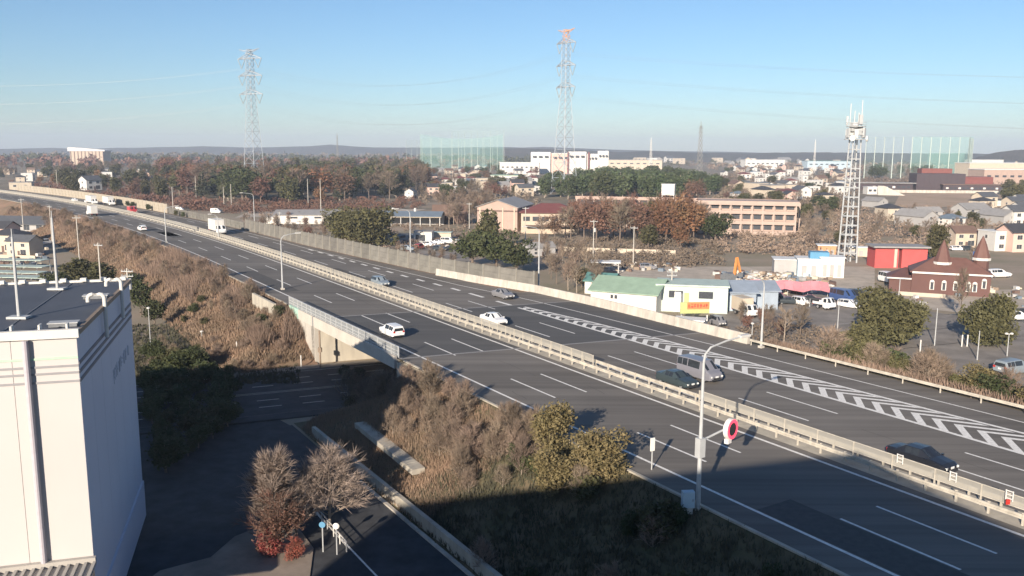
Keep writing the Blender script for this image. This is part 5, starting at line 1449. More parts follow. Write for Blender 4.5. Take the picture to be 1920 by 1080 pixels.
bbox(r, 'wall', (0, 0, 1.2), (7.0, 3.5, 2.4), 'wall_cream'); bbox(r, 'roof', (0, -.2, 2.55), (7.4, 4.2, .18), 'roof_palegreen')
r = building('barn', at(845, 418), R(0), 'dark brown barn behind the bare trees left of the peach gable')
put('wall', gable_walls(14, 9, 4.4, 3).data('wall', 'wall_brown'), r); put('roof', gable_roof(14, 9, 4.4, 3, .5, key='roof_brown'), r)

# sports hall, school and its water tank
r = building('sports_hall', at(948, 432) + Vector((0, 9, 0)), R(90) + R(-14), 'peach sports hall with a gable end towards the road')
put('wall', gable_walls(26, 15.5, 9.0, 2.6).data('wall', 'wall_peach'), r); put('roof', gable_roof(26, 15.5, 9.0, 2.6, .7, key='roof_grey'), r)
bbox(r, 'band', (-13.06, 0, 7.6), (.1, 15.4, .5), 'wall_brown')
for k in range(4): bbox(r, 'pilaster', (-13.1, -6.6 + k * 4.4, 4.4), (.2, .4, 8.8), 'wall_cream')
bbox(r, 'window', (-13.04, 3.5, 3.0), (.08, 3.2, 2.4), 'window_dark')
r = building('annex_hall', at(1035, 442) + Vector((0, 14, 0)), R(-4), 'hall with a dull red hip roof and dark front beside the peach sports hall')
bbox(r, 'wall', (0, 0, 3.8), (21, 14, 7.6), 'wall_beige'); put('roof', hip_roof(21, 14, 7.7, 3.0, .9, 'roof_red'), r)
for k in range(6): bbox(r, 'window', (-8.5 + k * 3.4, -7.04, 5.4), (2.4, .08, 1.6), 'window_dark')
bbox(r, 'porch', (0, -8.6, 3.0), (18, 3.2, .3), 'roof_brown')
sl = math.atan2(-34, 78)
r = building('school', (66, 336, G), R(-14), 'long three storey peach school behind the rust coloured trees')
SLN, SD, SH = 80, 12, 11.0
bbox(r, 'wall', (0, 0, SH / 2), (SLN, SD, SH), 'wall_peach')
bbox(r, 'roof', (0, 0, SH + .25), (SLN + 1.4, SD + 1.6, .5), 'wall_peach')
bbox(r, 'parapet', (0, -SD / 2 - .6, SH + .7), (SLN + 1.4, .35, 1.1), 'wall_peach')
for s in range(3):
    bbox(r, 'balcony', (0, -SD / 2 - .75, .9 + s * 3.6 + .2), (SLN, 1.5, 1.1), 'wall_peachlight')
    for k in range(24):
        fr = bbox(r, 'window', (-SLN / 2 + 1.75 + k * 3.5, -SD / 2 - .04, 2.9 + s * 3.6), (2.7, .08, 1.9), 'window_dark')
for k in range(25): bbox(r, 'column', (-SLN / 2 + k * 3.5, -SD / 2 - 1.3, SH / 2), (.55, .45, SH), 'wall_peachlight')
r2 = building('school_wing', (86, 314, G), R(-14), 'right wing of the school with a cream roof band, nearest the radio tower')
bbox(r2, 'wall', (0, 0, 5.6), (34, 10, 11.2), 'wall_peach'); bbox(r2, 'roof', (0, -.6, 11.6), (36, 12.6, 1.5), 'wall_peachlight')
for s in range(3):
    bbox(r2, 'balcony', (0, -5.8, .9 + s * 3.7), (34, 1.4, 1.2), 'wall_peachlight')
    for k in range(9): bbox(r2, 'window', (-15 + k * 3.75, -5.04, 2.9 + s * 3.7), (2.6, .08, 1.7), 'window_dark')
for k in range(10): bbox(r2, 'column', (-16.9 + k * 3.75, -6.4, 5.6), (.5, .4, 10.8), 'wall_peachlight')
tk = building('water_tank', atY(1253, 372, 336), R(-17), 'pale greenish water tank standing on the school roof', 'tank')
tk.location.z = G + SH + .4
mb = MB(); mb.box((0, 0, 3.6), (5.0, 4.0, 4.2)); mb.build('body', 'wall_white', tk)
mb = MB(); mb.box((0, 0, 5.8), (5.3, 4.3, .22)); mb.build('lid', 'white_trim', tk)
for sx in (-2.2, 2.2):
    for sy in (-1.6, 1.6):
        mb = MB(); mb.box((sx, sy, .75), (.3, .3, 1.5)); mb.build('leg', 'galv', tk)
r = building('school_fence', at(1080, 472), R(-13), 'pale low fence along the lane below the school', 'fence')
for k in range(24):
    mb = MB(); mb.box((-27 + k * 2.4, 0, .7), (2.28, .12, 1.3)); mb.build('fence_panel', 'wall_cream', r)

# museum, field and terraces at the upper right
mz = at(1790, 357); mz.z = G
r = building('museum', mz, R(-6), 'dark modern museum with a block and long low wings on the rise at the right')
hgt = lambda px_, py_, Y: atY(px_, py_, Y).z - G
k_ = 1600 / mz.y
bbox(r, 'block', (-13, 4, 6.6), (37, 18, 13.2), 'wall_museum'); bbox(r, 'block', (17, 10, 5.4), (25, 16, 10.8), 'wall_museum_red'); bbox(r, 'block', (-7, 26, 8.6), (24, 10, 16.5), 'wall_museum_red')
bbox(r, 'wing', (14, -6, 2.4), (54, 10, 4.8), 'wall_museum'); bbox(r, 'wing_roof', (14, -6, 5.0), (56, 11.5, .5), 'roof_brown')
bbox(r, 'wing', (-58, 0, 2.6), (48, 10, 5.2), 'wall_museum'); bbox(r, 'wing_roof', (-58, 0, 5.6), (52, 13, .6), 'roof_grey')
for k in range(16): bbox(r, 'window', (-10 + k * 3.1, -11.04, 2.2), (1.9, .08, 1.3), 'window_dark' if k % 3 else 'white_trim')
for k in range(12): bbox(r, 'window', (-79 + k * 3.8, -5.04, 2.4), (2.2, .08, 1.6), 'window_dark' if k % 4 else 'white_trim')
for k in range(9): bbox(r, 'seam', (-30 + k * 4.2, -5.03, 6.6), (.12, .06, 13.0), 'plastic_black')
r = building('terrace_wall', at(1760, 362), R(-5), 'pale retaining wall below the dark museum', 'wall')
for k in range(18):
    mb = MB(); mb.box((-52 + k * 6.1, 0, 1.0), (6.0, .5, 2.2)); mb.build('wall_block', 'concrete_pale', r)
r = building('stair_ramp', at(1668, 366), R(-20), 'pale concrete stair ramp running down left of the museum', 'stair')
mb = MB(); mb.add([(-8, -2, 0), (10, -2, 0), (10, 2, 0), (-8, 2, 0), (-8, -2, 6.5), (-8, 2, 6.5), (-4, -2, 6.5), (-4, 2, 6.5)], [(0, 1, 6, 4), (3, 5, 7, 2), (4, 6, 7, 5), (6, 1, 2, 7), (0, 4, 5, 3)]); mb.build('ramp', 'concrete', r)
for k in range(10): bbox(r, 'step', (-3.4 + k * 1.35, 0, 6.1 - k * .63), (1.3, 3.6, .2), 'concrete_pale')
r = building('small_house', at(1640, 364), R(0), 'white flat building left of the stair ramp', 'building')
bbox(r, 'wall', (0, 0, 2.6), (14, 8, 5.2), 'wall_white'); bbox(r, 'roof', (0, 0, 5.3), (14.6, 8.6, .3), 'roof_white')
for k in range(4): bbox(r, 'window', (-5 + k * 3.3, -4.03, 2.8), (2, .06, 1.5), 'window_dark')
mb = MB(); a_ = [at(1675, 388), at(1935, 388), at(1935, 361), at(1690, 359)]
mb.add([Vector((p.x, p.y, G + .05)) for p in a_], [(0, 1, 2, 3)]); struct('field', mb, 'field')
r = building('greenhouse', at(1875, 386), R(0), 'small bright green roofed shelter beyond the gardens', 'shelter')
mb = MB(); mb.tube([(-4.5, 0, 1.6), (4.5, 0, 1.6)], 1.5, 10); mb.build('roof', 'wall_greenwall', r); bbox(r, 'base', (0, 0, .5), (9, 2.6, 1), 'wall_white')

# factory, far arena and far halls
r = building('factory', atY(1068, 300, 1150) * 1.0, R(-4), 'large white and pink factory on the skyline behind the grove')
r.location.z = G
top = atY(1068, 285, 1150).z - G
for x, w, h, c in ((-38, 26, top * .97, 'wall_white'), (-12, 24, top * .93, 'wall_pink'), (10, 24, top, 'wall_white'), (30, 14, top * .90, 'wall_white'), (44, 14, top * 1.04, 'wall_white')):
    bbox(r, 'wall', (x, 0, h / 2), (w - .1, 30 + (x % 7), h), c); bbox(r, 'roof', (x, 0, h + .3), (w - .3, 29, .5), 'roof_white')
    for k in range(3): bbox(r, 'window', (x - w * .3 + k * w * .3, -18.6, h * .8), (w * .18, 1.0, 2.2), 'window_dark')
bbox(r, 'pillar', (-2, -18.6, top * .5), (2.0, 1.2, top), 'roof_red'); bbox(r, 'pillar', (25, -18.6, top * .5), (2.0, 1.2, top), 'roof_red')
r = building('arena', atY(170, 290, 1500), R(8), 'far white arena with a curved roof on the left skyline'); r.location.z = G
ht = atY(170, 274, 1500).z - G
bbox(r, 'wall', (0, 0, ht * .4), (54, 40, ht * .8), 'wall_beige')
mb = MB(); pr = [(-30 + 60 * i / 16, ht * .80 + 4.6 * (1 - i / 16) ** 1.2 + .9 * math.sin(math.pi * i / 16)) for i in range(17)]
mb.slab([(p[0], p[1]) for p in pr] + [(30, ht * .74), (-30, ht * .74)], -21, 21); mb.build('roof', 'roof_white', r)
for k in range(10): bbox(r, 'column', (-26 + k * 5.8, -20.6, ht * .38), (1.2, 1.0, ht * .76), 'wall_peach')
for i, (px, py, w, h, Y, c, rc, lb) in enumerate([(1880, 306, 90, 12, 900, 'cream', 'white', 'long white hall below the dark hill at the right border'), (1890, 318, 60, 8, 780, 'peach', 'white', 'low white hall right of the red museum block'),
        (1430, 300, 70, 13, 1500, 'white', 'white', 'long white hall far off right of the skyline tower'), (1550, 302, 80, 12, 1500, 'skyblue', 'teal', 'far hall with a pale blue roof left of the radio tower'), (1190, 300, 90, 11, 1450, 'cream', 'grey', 'far cream hall below the small white mast'),
        (975, 305, 50, 14, 1100, 'white', 'white', 'white far buildings at the right foot of the left golf net'), (950, 330, 26, 7, 800, 'white', 'green', 'white hall with a pale roof left of the green grove'), (955, 348, 24, 5, 700, 'white', 'palegreen', 'pale roofed shed left of the green grove'), (1845, 300, 60, 10, 1600, 'white', 'white', 'far white block left of the dark hill')]):
    p = atY(px, py, Y); p.z = G; r = building('far_hall', p, R(rng.uniform(-8, 8)), lb)
    hh = max(h, atY(px, py, Y).z - G)
    bbox(r, 'wall', (0, 0, hh / 2), (w, 24, hh), 'wall_' + c); bbox(r, 'roof', (0, 0, hh + .3), (w + 1, 25, .6), 'roof_' + rc)
    for k in range(8): bbox(r, 'window', (-w * .42 + k * w * .12, -12.04, hh * .62), (w * .06, .08, 1.8), 'window_dark')

# green roofed shed, sign column, office and workshop yard beyond the barrier
p0, p1 = at(1152, 582), at(1240, 588)
d = (p1 - p0); rz = math.atan2(d.y, d.x); L = d.length + 4
r = building('green_roofed_shed', (p0 + p1) / 2 + Vector((-.4, 5.4, 0)), rz - R(6), 'long white shed with a pale green roof beyond the cream barrier')
put('wall', gable_walls(L, 11, 3.7, 2.0).data('wall', 'wall_white'), r); put('roof', gable_roof(L, 11, 3.7, 2.0, .5, key='roof_green'), r)
for x in (-2.2, -1.4): bbox(r, 'window', (x, -5.53, 2.7), (.5, .08, .7), 'window_dark')
for k in range(8): bbox(r, 'roof_rib', (-L / 2 + 1 + k * L / 8, -2.9, 4.98), (.08, 5.6, .08), 'roof_green') if False else None
r = building('teal_shed', at(1135, 556) + Vector((0, 6, 0)), rz, 'small teal roofed shed at the left end of the green roofed one')
put('wall', gable_walls(6, 7, 2.8, 1.2).data('wall', 'wall_white'), r); put('roof', gable_roof(6, 7, 2.8, 1.2, .4, key='roof_teal'), r)
r = building('white_shelter', at(1135, 512), R(-8), 'small white shelter roof with a parked dark car under it', 'shelter')
bbox(r, 'roof', (0, 0, 2.9), (7.5, 5, .2), 'roof_white')
for sx in (-3.2, 3.2):
    for sy in (-2, 2): mb = MB(); mb.tube([(sx, sy, 0), (sx, sy, 2.8)], .1, 6); mb.build('post', 'white_trim', r)
r = building('site_office', at(1318, 598) + Vector((0, 10, 0)), rz + R(8), 'white office with a mint flat roof behind the orange sign')
bbox(r, 'wall', (0, 0, 2.5), (13, 8, 5.0), 'wall_greenwall'); bbox(r, 'roof', (0, 0, 5.1), (13.6, 8.6, .3), 'roof_palegreen')
bbox(r, 'window', (2.5, -4.03, 3.4), (2.6, .07, 1.3), 'window_dark'); bbox(r, 'window', (-3, -4.03, 3.4), (2.6, .07, 1.3), 'window_dark')
c = at(1277, 612); r = building('sign_column', c, rz, 'tall narrow sign column with a yellow green panel beside the orange sign', 'sign')
bbox(r, 'post', (0, 0, 2.9), (.28, .28, 5.8), 'steel_dark'); bbox(r, 'panel', (-.75, 0, 4.3), (1.1, .2, 3.4), 'sign_white'); bbox(r, 'panel', (.75, 0, 4.6), (.8, .2, 2.6), 'sign_lime')
c = at(1301, 622); r = building('orange_sign', c, rz + R(26), 'orange and lime roadside sign board on white posts', 'sign')
for x in (-2.2, 2.2): bbox(r, 'post', (x, .1, 1.4), (.18, .18, 2.8), 'sign_white')
bbox(r, 'board', (0, 0, 4.1), (5.0, .22, 1.9), 'sign_lime'); o = bbox(r, 'board', (.55, -.13, 4.45), (3.8, .06, 1.15), 'sign_orange')
mb = MB(); lr = random.Random(8)
for i in range(7):
    x0 = -1.0 + i * .5
    for k in range(4):
        if lr.random() < .5: mb.box((x0 + lr.uniform(-.04, .04), -.175, 4.45 + lr.uniform(-.3, .3)), (.34, .02, .09))
        else: mb.box((x0 + lr.uniform(-.12, .12), -.175, 4.45), (.08, .02, lr.uniform(.35, .7)))
mb.build('lettering', 'sign_red', r)
r = building('gate_office', at(1300, 640) + Vector((0, 3.0, 0)), rz, 'small white gate office with framed doors under the orange sign')
bbox(r, 'wall', (0, 0, 1.5), (4.6, 2.6, 3.0), 'wall_white'); bbox(r, 'roof', (0, 0, 3.08), (5.0, 3.0, .16), 'roof_white')
for x in (.7, 1.7): o = bbox(r, 'door', (x, -1.33, 1.2), (.85, .06, 2.2), 'white_trim'); mb = MB(); mb.box((x, -1.37, 1.4), (.6, .03, 1.5)); mb.build('pane', 'window_dark', o)
for i, (px, py, w, rot, lb) in enumerate([(1362, 588, 8.5, 18, 'blue grey workshop with an open front beside the orange sign'), (1402, 584, 9, 18, 'blue grey workshop behind the white truck cab')]):
    r = building('workshop', at(px, py) + Vector((2, 7, 0)), rz + R(rot), lb)
    put('wall', gable_walls(w, 9, 3.6, 1.2).data('wall', 'roof_shed'), r); put('roof', gable_roof(w, 9, 3.6, 1.2, .5, key='roof_shed'), r)
    bbox(r, 'door', (-1.0, -4.54, 1.5), (3.2, .08, 2.8), 'wall_skyblue')
for i, (px, py, w, h, d_, c, lb) in enumerate([(1480, 512, 8, 3.6, 6, 'grey', 'grey shed with a white roof behind the scrap heap'), (1522, 516, 7.5, 4.2, 6, 'skyblue', 'light blue shed with a bright blue upper part behind the pink awning'), (1556, 518, 5.5, 4.8, 5, 'white', 'white cabin stack at the foot of the radio tower'), (1612, 480, 7, 2.6, 3, 'cream', 'cream container right of the foot of the radio tower'), (1548, 480, 5, 3.2, 4, 'ochre', 'small ochre shed behind the light blue shed')]):
    r = building('yard_shed', at(px, py), rz + R(8), lb)
    bbox(r, 'wall', (0, 0, h / 2), (w, d_, h), 'wall_' + c); bbox(r, 'roof', (0, 0, h + .1), (w + .5, d_ + .5, .2), 'roof_white')
    if i == 1: bbox(r, 'upper_part', (1.2, -1.0, h + 1.0), (4.4, 3.4, 1.6), 'wall_blue')
    for k in range(3): bbox(r, 'door', (-w * .3 + k * w * .3, -d_ / 2 - .03, h * .35), (w * .16, .06, h * .6), 'wall_grey')
r = building('pink_awning', at(1405, 556), math.atan2(at(1556, 560).y - at(1405, 556).y, at(1556, 560).x - at(1405, 556).x), 'long pink tarpaulin awning across the scrap yard', 'awning')
L = (at(1556, 560) - at(1405, 556)).length
for i in range(9):
    a, b = L * i / 9, L * (i + 1) / 9; s1, s2 = (.5 * math.sin(i * 1.9), .5 * math.sin((i + 1) * 1.9))
    mb = MB(); mb.add([(a, 0 + s1, 1.5 + s1 * .5), (b - .03, 0 + s2, 1.5 + s2 * .5), (b - .03, 2.2, 3.2 + s2 * .4), (a, 2.2, 3.2 + s1 * .4), (b - .03, 4.4, 2.6), (a, 4.4, 2.6)], [(0, 1, 2, 3), (3, 2, 4, 5)])
    mb.build('tarp_panel', 'pink_tarp', r)
for i in range(5): mb = MB(); mb.tube([(L * i / 4, 2.2, 0), (L * i / 4, 2.2, 3.1)], .07, 6); mb.build('post', 'galv', r)
mb = MB(); lr = random.Random(12)
c = at(1440, 540)
for i in range(420):
    a = lr.gauss(0, 1); x, y = lr.gauss(0, 6.0), lr.gauss(0, 2.2); z = max(.2, 3.4 * math.exp(-(x / 7) ** 2 - (y / 2.6) ** 2) * lr.random() ** .5)
    s = lr.uniform(.3, 1.1); mb.box((c.x + x, c.y + y + 2, G + z), (s, s * lr.uniform(.4, 1), s * lr.uniform(.2, .7)), a, lr.randrange(5))
o = mb.build('scrap_heap', ['wall_cream', 'wall_grey', 'wall_white', 'rust_trim', 'wall_beige']); tag(o, 'pale scrap heap behind the pink awning', 'scrap heap', None, 'stuff')
ex_ = at(1368, 532); r = building('excavator', ex_, .4, 'orange excavator arm and cab behind the mint roofed office', 'excavator')
bbox(r, 'cab', (0, 0, 1.7), (2.0, 2.4, 1.6), 'steel_dark'); bbox(r, 'track', (-1.1, 0, .45), (.6, 3.2, .9), 'plastic_black'); bbox(r, 'track', (1.1, 0, .45), (.6, 3.2, .9), 'plastic_black'); bbox(r, 'counterweight', (0, 1.6, 1.5), (2.2, 1.0, 1.1), 'steel_dark')
mb = MB(); mb.bar((.5, -1, 2.2), (.7, -1.4, 6.2), .55, .6); mb.bar((.7, -1.4, 6.2), (.5, -3.0, 3.0), .40, .45); mb.build('boom', 'orange', r); bbox(r, 'bucket', (.5, -3.1, 2.5), (.8, .8, .9), 'steel_dark')
# red store
r = building('red_store', at(1688, 503) + Vector((0, 3, 0)), R(-4), 'bright red store with a flat grey roof and two openings')
bbox(r, 'wall', (-3.4, 0, 2.7), (6.0, 6, 5.4), 'wall_red'); bbox(r, 'wall', (3.6, 0, 2.7), (6.4, 6, 5.4), 'wall_red'); bbox(r, 'roof', (0, -.4, 5.6), (14.4, 7.6, .4), 'roof_grey'); bbox(r, 'dark_gap_fill', (0, .6, 2.6), (.8, 4, 5.2), 'window_dark'); bbox(r, 'frame', (-1.2, -3.05, 2.7), (.7, .1, 5.0), 'wall_pink')  # dark block fills the gap between the walls; its colour stands for shade
# turreted house
r = building('turreted_house', at(1790, 556) + Vector((1.5, 6, 0)), R(-22), 'dark brown house with two pointed turrets and arched windows at the right')
bbox(r, 'wall', (0, 0, 2.3), (15, 9, 4.6), 'wall_mansion'); put('roof', hip_roof(15, 9, 4.7, 2.9, .5, 'roof_mansion'), r)
bbox(r, 'wing', (-8.6, -.5, 1.5), (6.5, 6.5, 3.0), 'wall_mansion'); mb = MB(); mb.add([(-12.4, -4.2, 3.0), (-5.0, -4.2, 3.0), (-5.0, 3.2, 3.0), (-12.4, 3.2, 3.0), (-8.6, 3.0, 4.6), (-5.0, 3.0, 4.6)], [(0, 1, 5, 4), (1, 2, 5), (2, 3, 4, 5), (3, 0, 4)]); mb.build('wing_roof', 'roof_mansion', r)
bbox(r, 'eaves_band', (-3, -4.95, 4.55), (9, .2, .4), 'white_trim'); bbox(r, 'eaves_band', (5.5, -4.95, 4.6), (4.5, .2, .35), 'white_trim'); bbox(r, 'eaves_band', (-9.0, -4.3, 3.0), (6.8, .2, .3), 'white_trim')
for x, y, hh in ((-1.6, -1.5, 6.2), (6.0, .8, 7.2)):
    mb = MB(); mb.tube([(x, y, 3), (x, y, hh)], 1.55, 10); t = mb.build('turret', 'wall_mansion', r)
    mb = MB(); mb.tube([(x, y, hh), (x, y, hh + .55)], 1.85, 10); mb.build('turret_band', 'white_trim', t)
    mb = MB(); mb.tube([(x, y, hh + .56), (x, y, hh + 3.4), (x, y, hh + 5.2)], [1.75, .85, .08], 10); mb.build('turret_roof', 'roof_mansion', t)
for x, z in ((-3.5, 1.8), (-1.2, 1.8), (3.4, 1.8), (4.6, 1.8), (6.3, 2.6), (1.0, 1.8)):
    mb = MB(); mb.box((x, -4.55, z), (.9, .1, 1.7)); mb.disc((x, -4.55, z + .85), (0, 1, 0), .45, .1, 12); w_ = mb.build('arched_window', 'white_trim', r)
    mb = MB(); mb.box((x, -4.62, z), (.55, .06, 1.5)); mb.build('pane', 'window_dark', w_)
r = building('garden_wall', at(1728, 556), R(-24), 'low cream wall in front of the turreted house', 'wall'); bbox(r, 'wall_block', (0, 0, .4), (9, .3, .8), 'wall_cream')
r = building('banner_frame', at(1836, 530), R(-10), 'blue and white banner between the two turrets', 'banner')
bbox(r, 'panel', (0, 0, 5.0), (3.2, .15, 4.2), 'wall_skyblue'); bbox(r, 'panel', (-1.5, -.1, 5.8), (.9, .12, 3.0), 'paint_blue')
for x in (-1.5, 1.5): bbox(r, 'post', (x, .1, 2.5), (.12, .12, 5), 'galv')

# ground patches on the far side: car parks and streets
def patch(name, pix, z, m):
    mb = MB(); q = [at(*p) for p in pix]; mb.add([Vector((p.x, p.y, z)) for p in q], [tuple(range(len(q)))]); return struct(name, mb, m)
patch('car_park', [(1290, 660), (1700, 690), (1690, 548), (1380, 545)], G + .022, 'asphalt_lot')
patch('side_street', [(1700, 690), (1990, 745), (1990, 612), (1780, 590), (1680, 575)], G + .026, 'asphalt_lot')
patch('car_park', [(1690, 575), (1990, 605), (1990, 545), (1700, 540)], G + .018, 'pale_ground')
patch('work_yard', [(1130, 545), (1640, 548), (1640, 500), (1130, 500)], G + .028, 'pale_ground')
patch('car_park', [(735, 492), (880, 500), (880, 440), (700, 436)], G + .022, 'asphalt_lot')
patch('lane', [(960, 470), (1180, 500), (1185, 492), (965, 462)], G + .030, 'pale_ground')
patch('car_park', [(-10, 480), (90, 478), (100, 450), (-10, 452)], G + .022, 'asphalt_lot')
patch('lane', [(440, 408), (760, 400), (800, 392), (470, 396)], G + .024, 'pale_ground')

# ------------------------------------------------------------------ vehicles
def loft_body(st, name, key, parent):
    """st: stations (x, half width low, half width belt, half width roof, z low, z belt, z roof)"""
    mb = MB(); n = len(st); ring = []
    for x, wl_, wbl, wr, zl, zb, zr in st:
        ring.append([(x, -wl_, zl), (x, -wbl, zl + (zb - zl) * .55), (x, -wbl * .985, zb), (x, -wr, zr), (x, 0, zr + .03), (x, wr, zr), (x, wbl * .985, zb), (x, wbl, zl + (zb - zl) * .55), (x, wl_, zl)])
    vs_ = [p for q in ring for p in q]; k = 9; fs = []
    for i in range(n - 1):
        for j in range(k): fs.append((i * k + j, (i + 1) * k + j, (i + 1) * k + (j + 1) % k, i * k + (j + 1) % k))
    fs.append(tuple(range(k))); fs.append(tuple((n - 1) * k + j for j in range(k))[::-1])
    mb.add(vs_, fs); return mb.build(name, key, parent), ring
def glass_quad(parent, name, q, inset=(.06, .12), out=.012):
    q = [Vector(p) for p in q]; c = sum(q, Vector()) / 4
    n = (q[1] - q[0]).cross(q[3] - q[0]).normalized()
    if n.dot(c - Vector((c.x * .8, 0, .7))) < 0: n = -n
    def bl(s, t): return (q[0] * (1 - s) + q[1] * s) * (1 - t) + (q[3] * (1 - s) + q[2] * s) * t
    a, b = inset
    p = [bl(a, b), bl(1 - a, b), bl(1 - a, 1 - b), bl(a, 1 - b)]
    mb = MB(); mb.add([v + n * out for v in p] + [v - n * .004 for v in p], [(0, 1, 2, 3), (0, 1, 5, 4), (1, 2, 6, 5), (2, 3, 7, 6), (3, 0, 4, 7)]); return mb.build(name, 'glass', parent)
mb = MB(); mb.disc((0, 0, 0), (0, 1, 0), 1.0, .62, 18); TY = mb.data('tyre', 'tyre')
mb = MB(); mb.disc((0, 0, 0), (0, 1, 0), .64, .66, 14); RI = mb.data('rim', 'rim')
def wheel(r, x, y, rad):
    w = put('wheel', TY, r, (x, y, rad), 0, rad); put('rim', RI, w); return w
SH_ = dict(
 sedan=[(-2.25, .70, .78, .66, .34, .78, .84), (-2.15, .80, .86, .70, .26, .86, .98), (-1.55, .84, .89, .72, .24, .92, 1.02), (-.85, .84, .90, .60, .24, .93, 1.40), (.25, .84, .90, .62, .24, .93, 1.44), (1.05, .84, .90, .74, .24, .92, .98), (1.95, .80, .87, .70, .26, .80, .84), (2.28, .66, .74, .58, .36, .62, .66)],
 wagon=[(-2.20, .72, .80, .60, .36, .92, 1.36), (-2.05, .82, .88, .62, .26, .96, 1.50), (-1.0, .84, .90, .66, .24, .98, 1.56), (.2, .84, .90, .66, .24, .97, 1.56), (1.0, .84, .90, .74, .24, .95, 1.02), (1.85, .80, .87, .70, .26, .86, .90), (2.2, .66, .76, .60, .36, .66, .70)],
 van=[(-2.30, .76, .82, .70, .36, 1.02, 1.72), (-2.20, .82, .87, .72, .28, 1.06, 1.84), (-.8, .84, .88, .74, .26, 1.06, 1.92), (.9, .84, .88, .73, .26, 1.05, 1.90), (1.75, .84, .87, .76, .26, 1.02, 1.14), (2.15, .80, .84, .72, .28, .88, .94), (2.35, .70, .76, .62, .36, .66, .72)],
 kei=[(-1.6, .62, .68, .58, .34, .95, 1.50), (-1.5, .68, .72, .60, .28, .98, 1.62), (-.3, .70, .73, .62, .26, .98, 1.68), (.7, .70, .73, .62, .26, .97, 1.66), (1.25, .70, .73, .64, .26, .95, 1.05), (1.55, .64, .68, .58, .32, .80, .86), (1.68, .58, .62, .52, .38, .62, .66)])
SPAN = dict(sedan=(2, 3, 4, 5), wagon=(0, 1, 3, 4), van=(0, 1, 3, 4), kei=(0, 1, 3, 4))
def car(kind, key, loc, rz, label, cat='car', sc=1.0, group=None):
    r = empty('car' if cat == 'car' else cat.replace(' ', '_'), loc, rz); r.scale = (sc,) * 3
    st = SH_[kind]; body, ring = loft_body(st, 'body', key, r)
    a, b, c, d = SPAN[kind]
    for s, (i0, i1) in ((0, (2, 3)), (1, (6, 5))):
        for k in range(b, c):
            m0, m1 = ring[k], ring[k + 1]
            nsub = 2 if (kind != 'sedan' and k == b) or kind == 'sedan' else 1
            for t in range(nsub):
                f = lambda p, q, w: tuple(p[n] + (q[n] - p[n]) * w for n in range(3))
                w0, w1 = t / nsub, (t + 1) / nsub
                glass_quad(r, 'side_window', [f(m0[i0], m1[i0], w0), f(m0[i0], m1[i0], w1), f(m0[i1], m1[i1], w1), f(m0[i1], m1[i1], w0)], (.05, .10))
    glass_quad(r, 'windscreen', [ring[d][3], ring[d][5], ring[c][5], ring[c][3]], (.05, .06))
    glass_quad(r, 'rear_window', [ring[a][3], ring[a][5], ring[b][5], ring[b][3]] if kind == 'sedan' else [ring[0][2], ring[0][6], ring[0][5], ring[0][3]], (.07, .08))
    xf, xr = st[-1][0], st[0][0]; rad = .32 if kind != 'kei' else .27
    wx = (xf - .85, xr + .80) if kind != 'kei' else (xf - .5, xr + .45)
    for x in wx:
        for s in (-1, 1): wheel(r, x, s * (st[2][2] - .16), rad)
    zf, zr = st[-1][5] - .02, st[0][5] - .05
    for s in (-1, 1):
        mb = MB(); mb.box((xf - .10, s * st[-1][2] * .78, zf), (.22, .34, .15), s * -.25); mb.build('headlight', 'lamp_glass', r)
        mb = MB(); mb.box((xr + .03, s * st[0][2] * .80, zr), (.14, .24, .22)); mb.build('tail_light', 'tail_red', r)
        mb = MB(); mb.box((st[d][0] - .12, s * (st[d][2] + .10), st[d][5] + .04), (.14, .18, .13)); mb.build('mirror', key, r)
    mb = MB(); mb.box((xf + .01, 0, .46), (.05, .9, .16)); mb.build('grille', 'plastic_black', r)
    for x in (xf + .02, xr - .02): mb = MB(); mb.box((x, 0, .60 if x > 0 else .72), (.03, .36, .18)); mb.build('number_plate', 'plate', r)
    for x in (xf - .02, xr + .02): mb = MB(); mb.box((x, 0, .34), (.14, 1.3 if kind != 'kei' else 1.0, .14)); mb.build('bumper', 'plastic_black', r)
    return tag(r, label, cat, group)
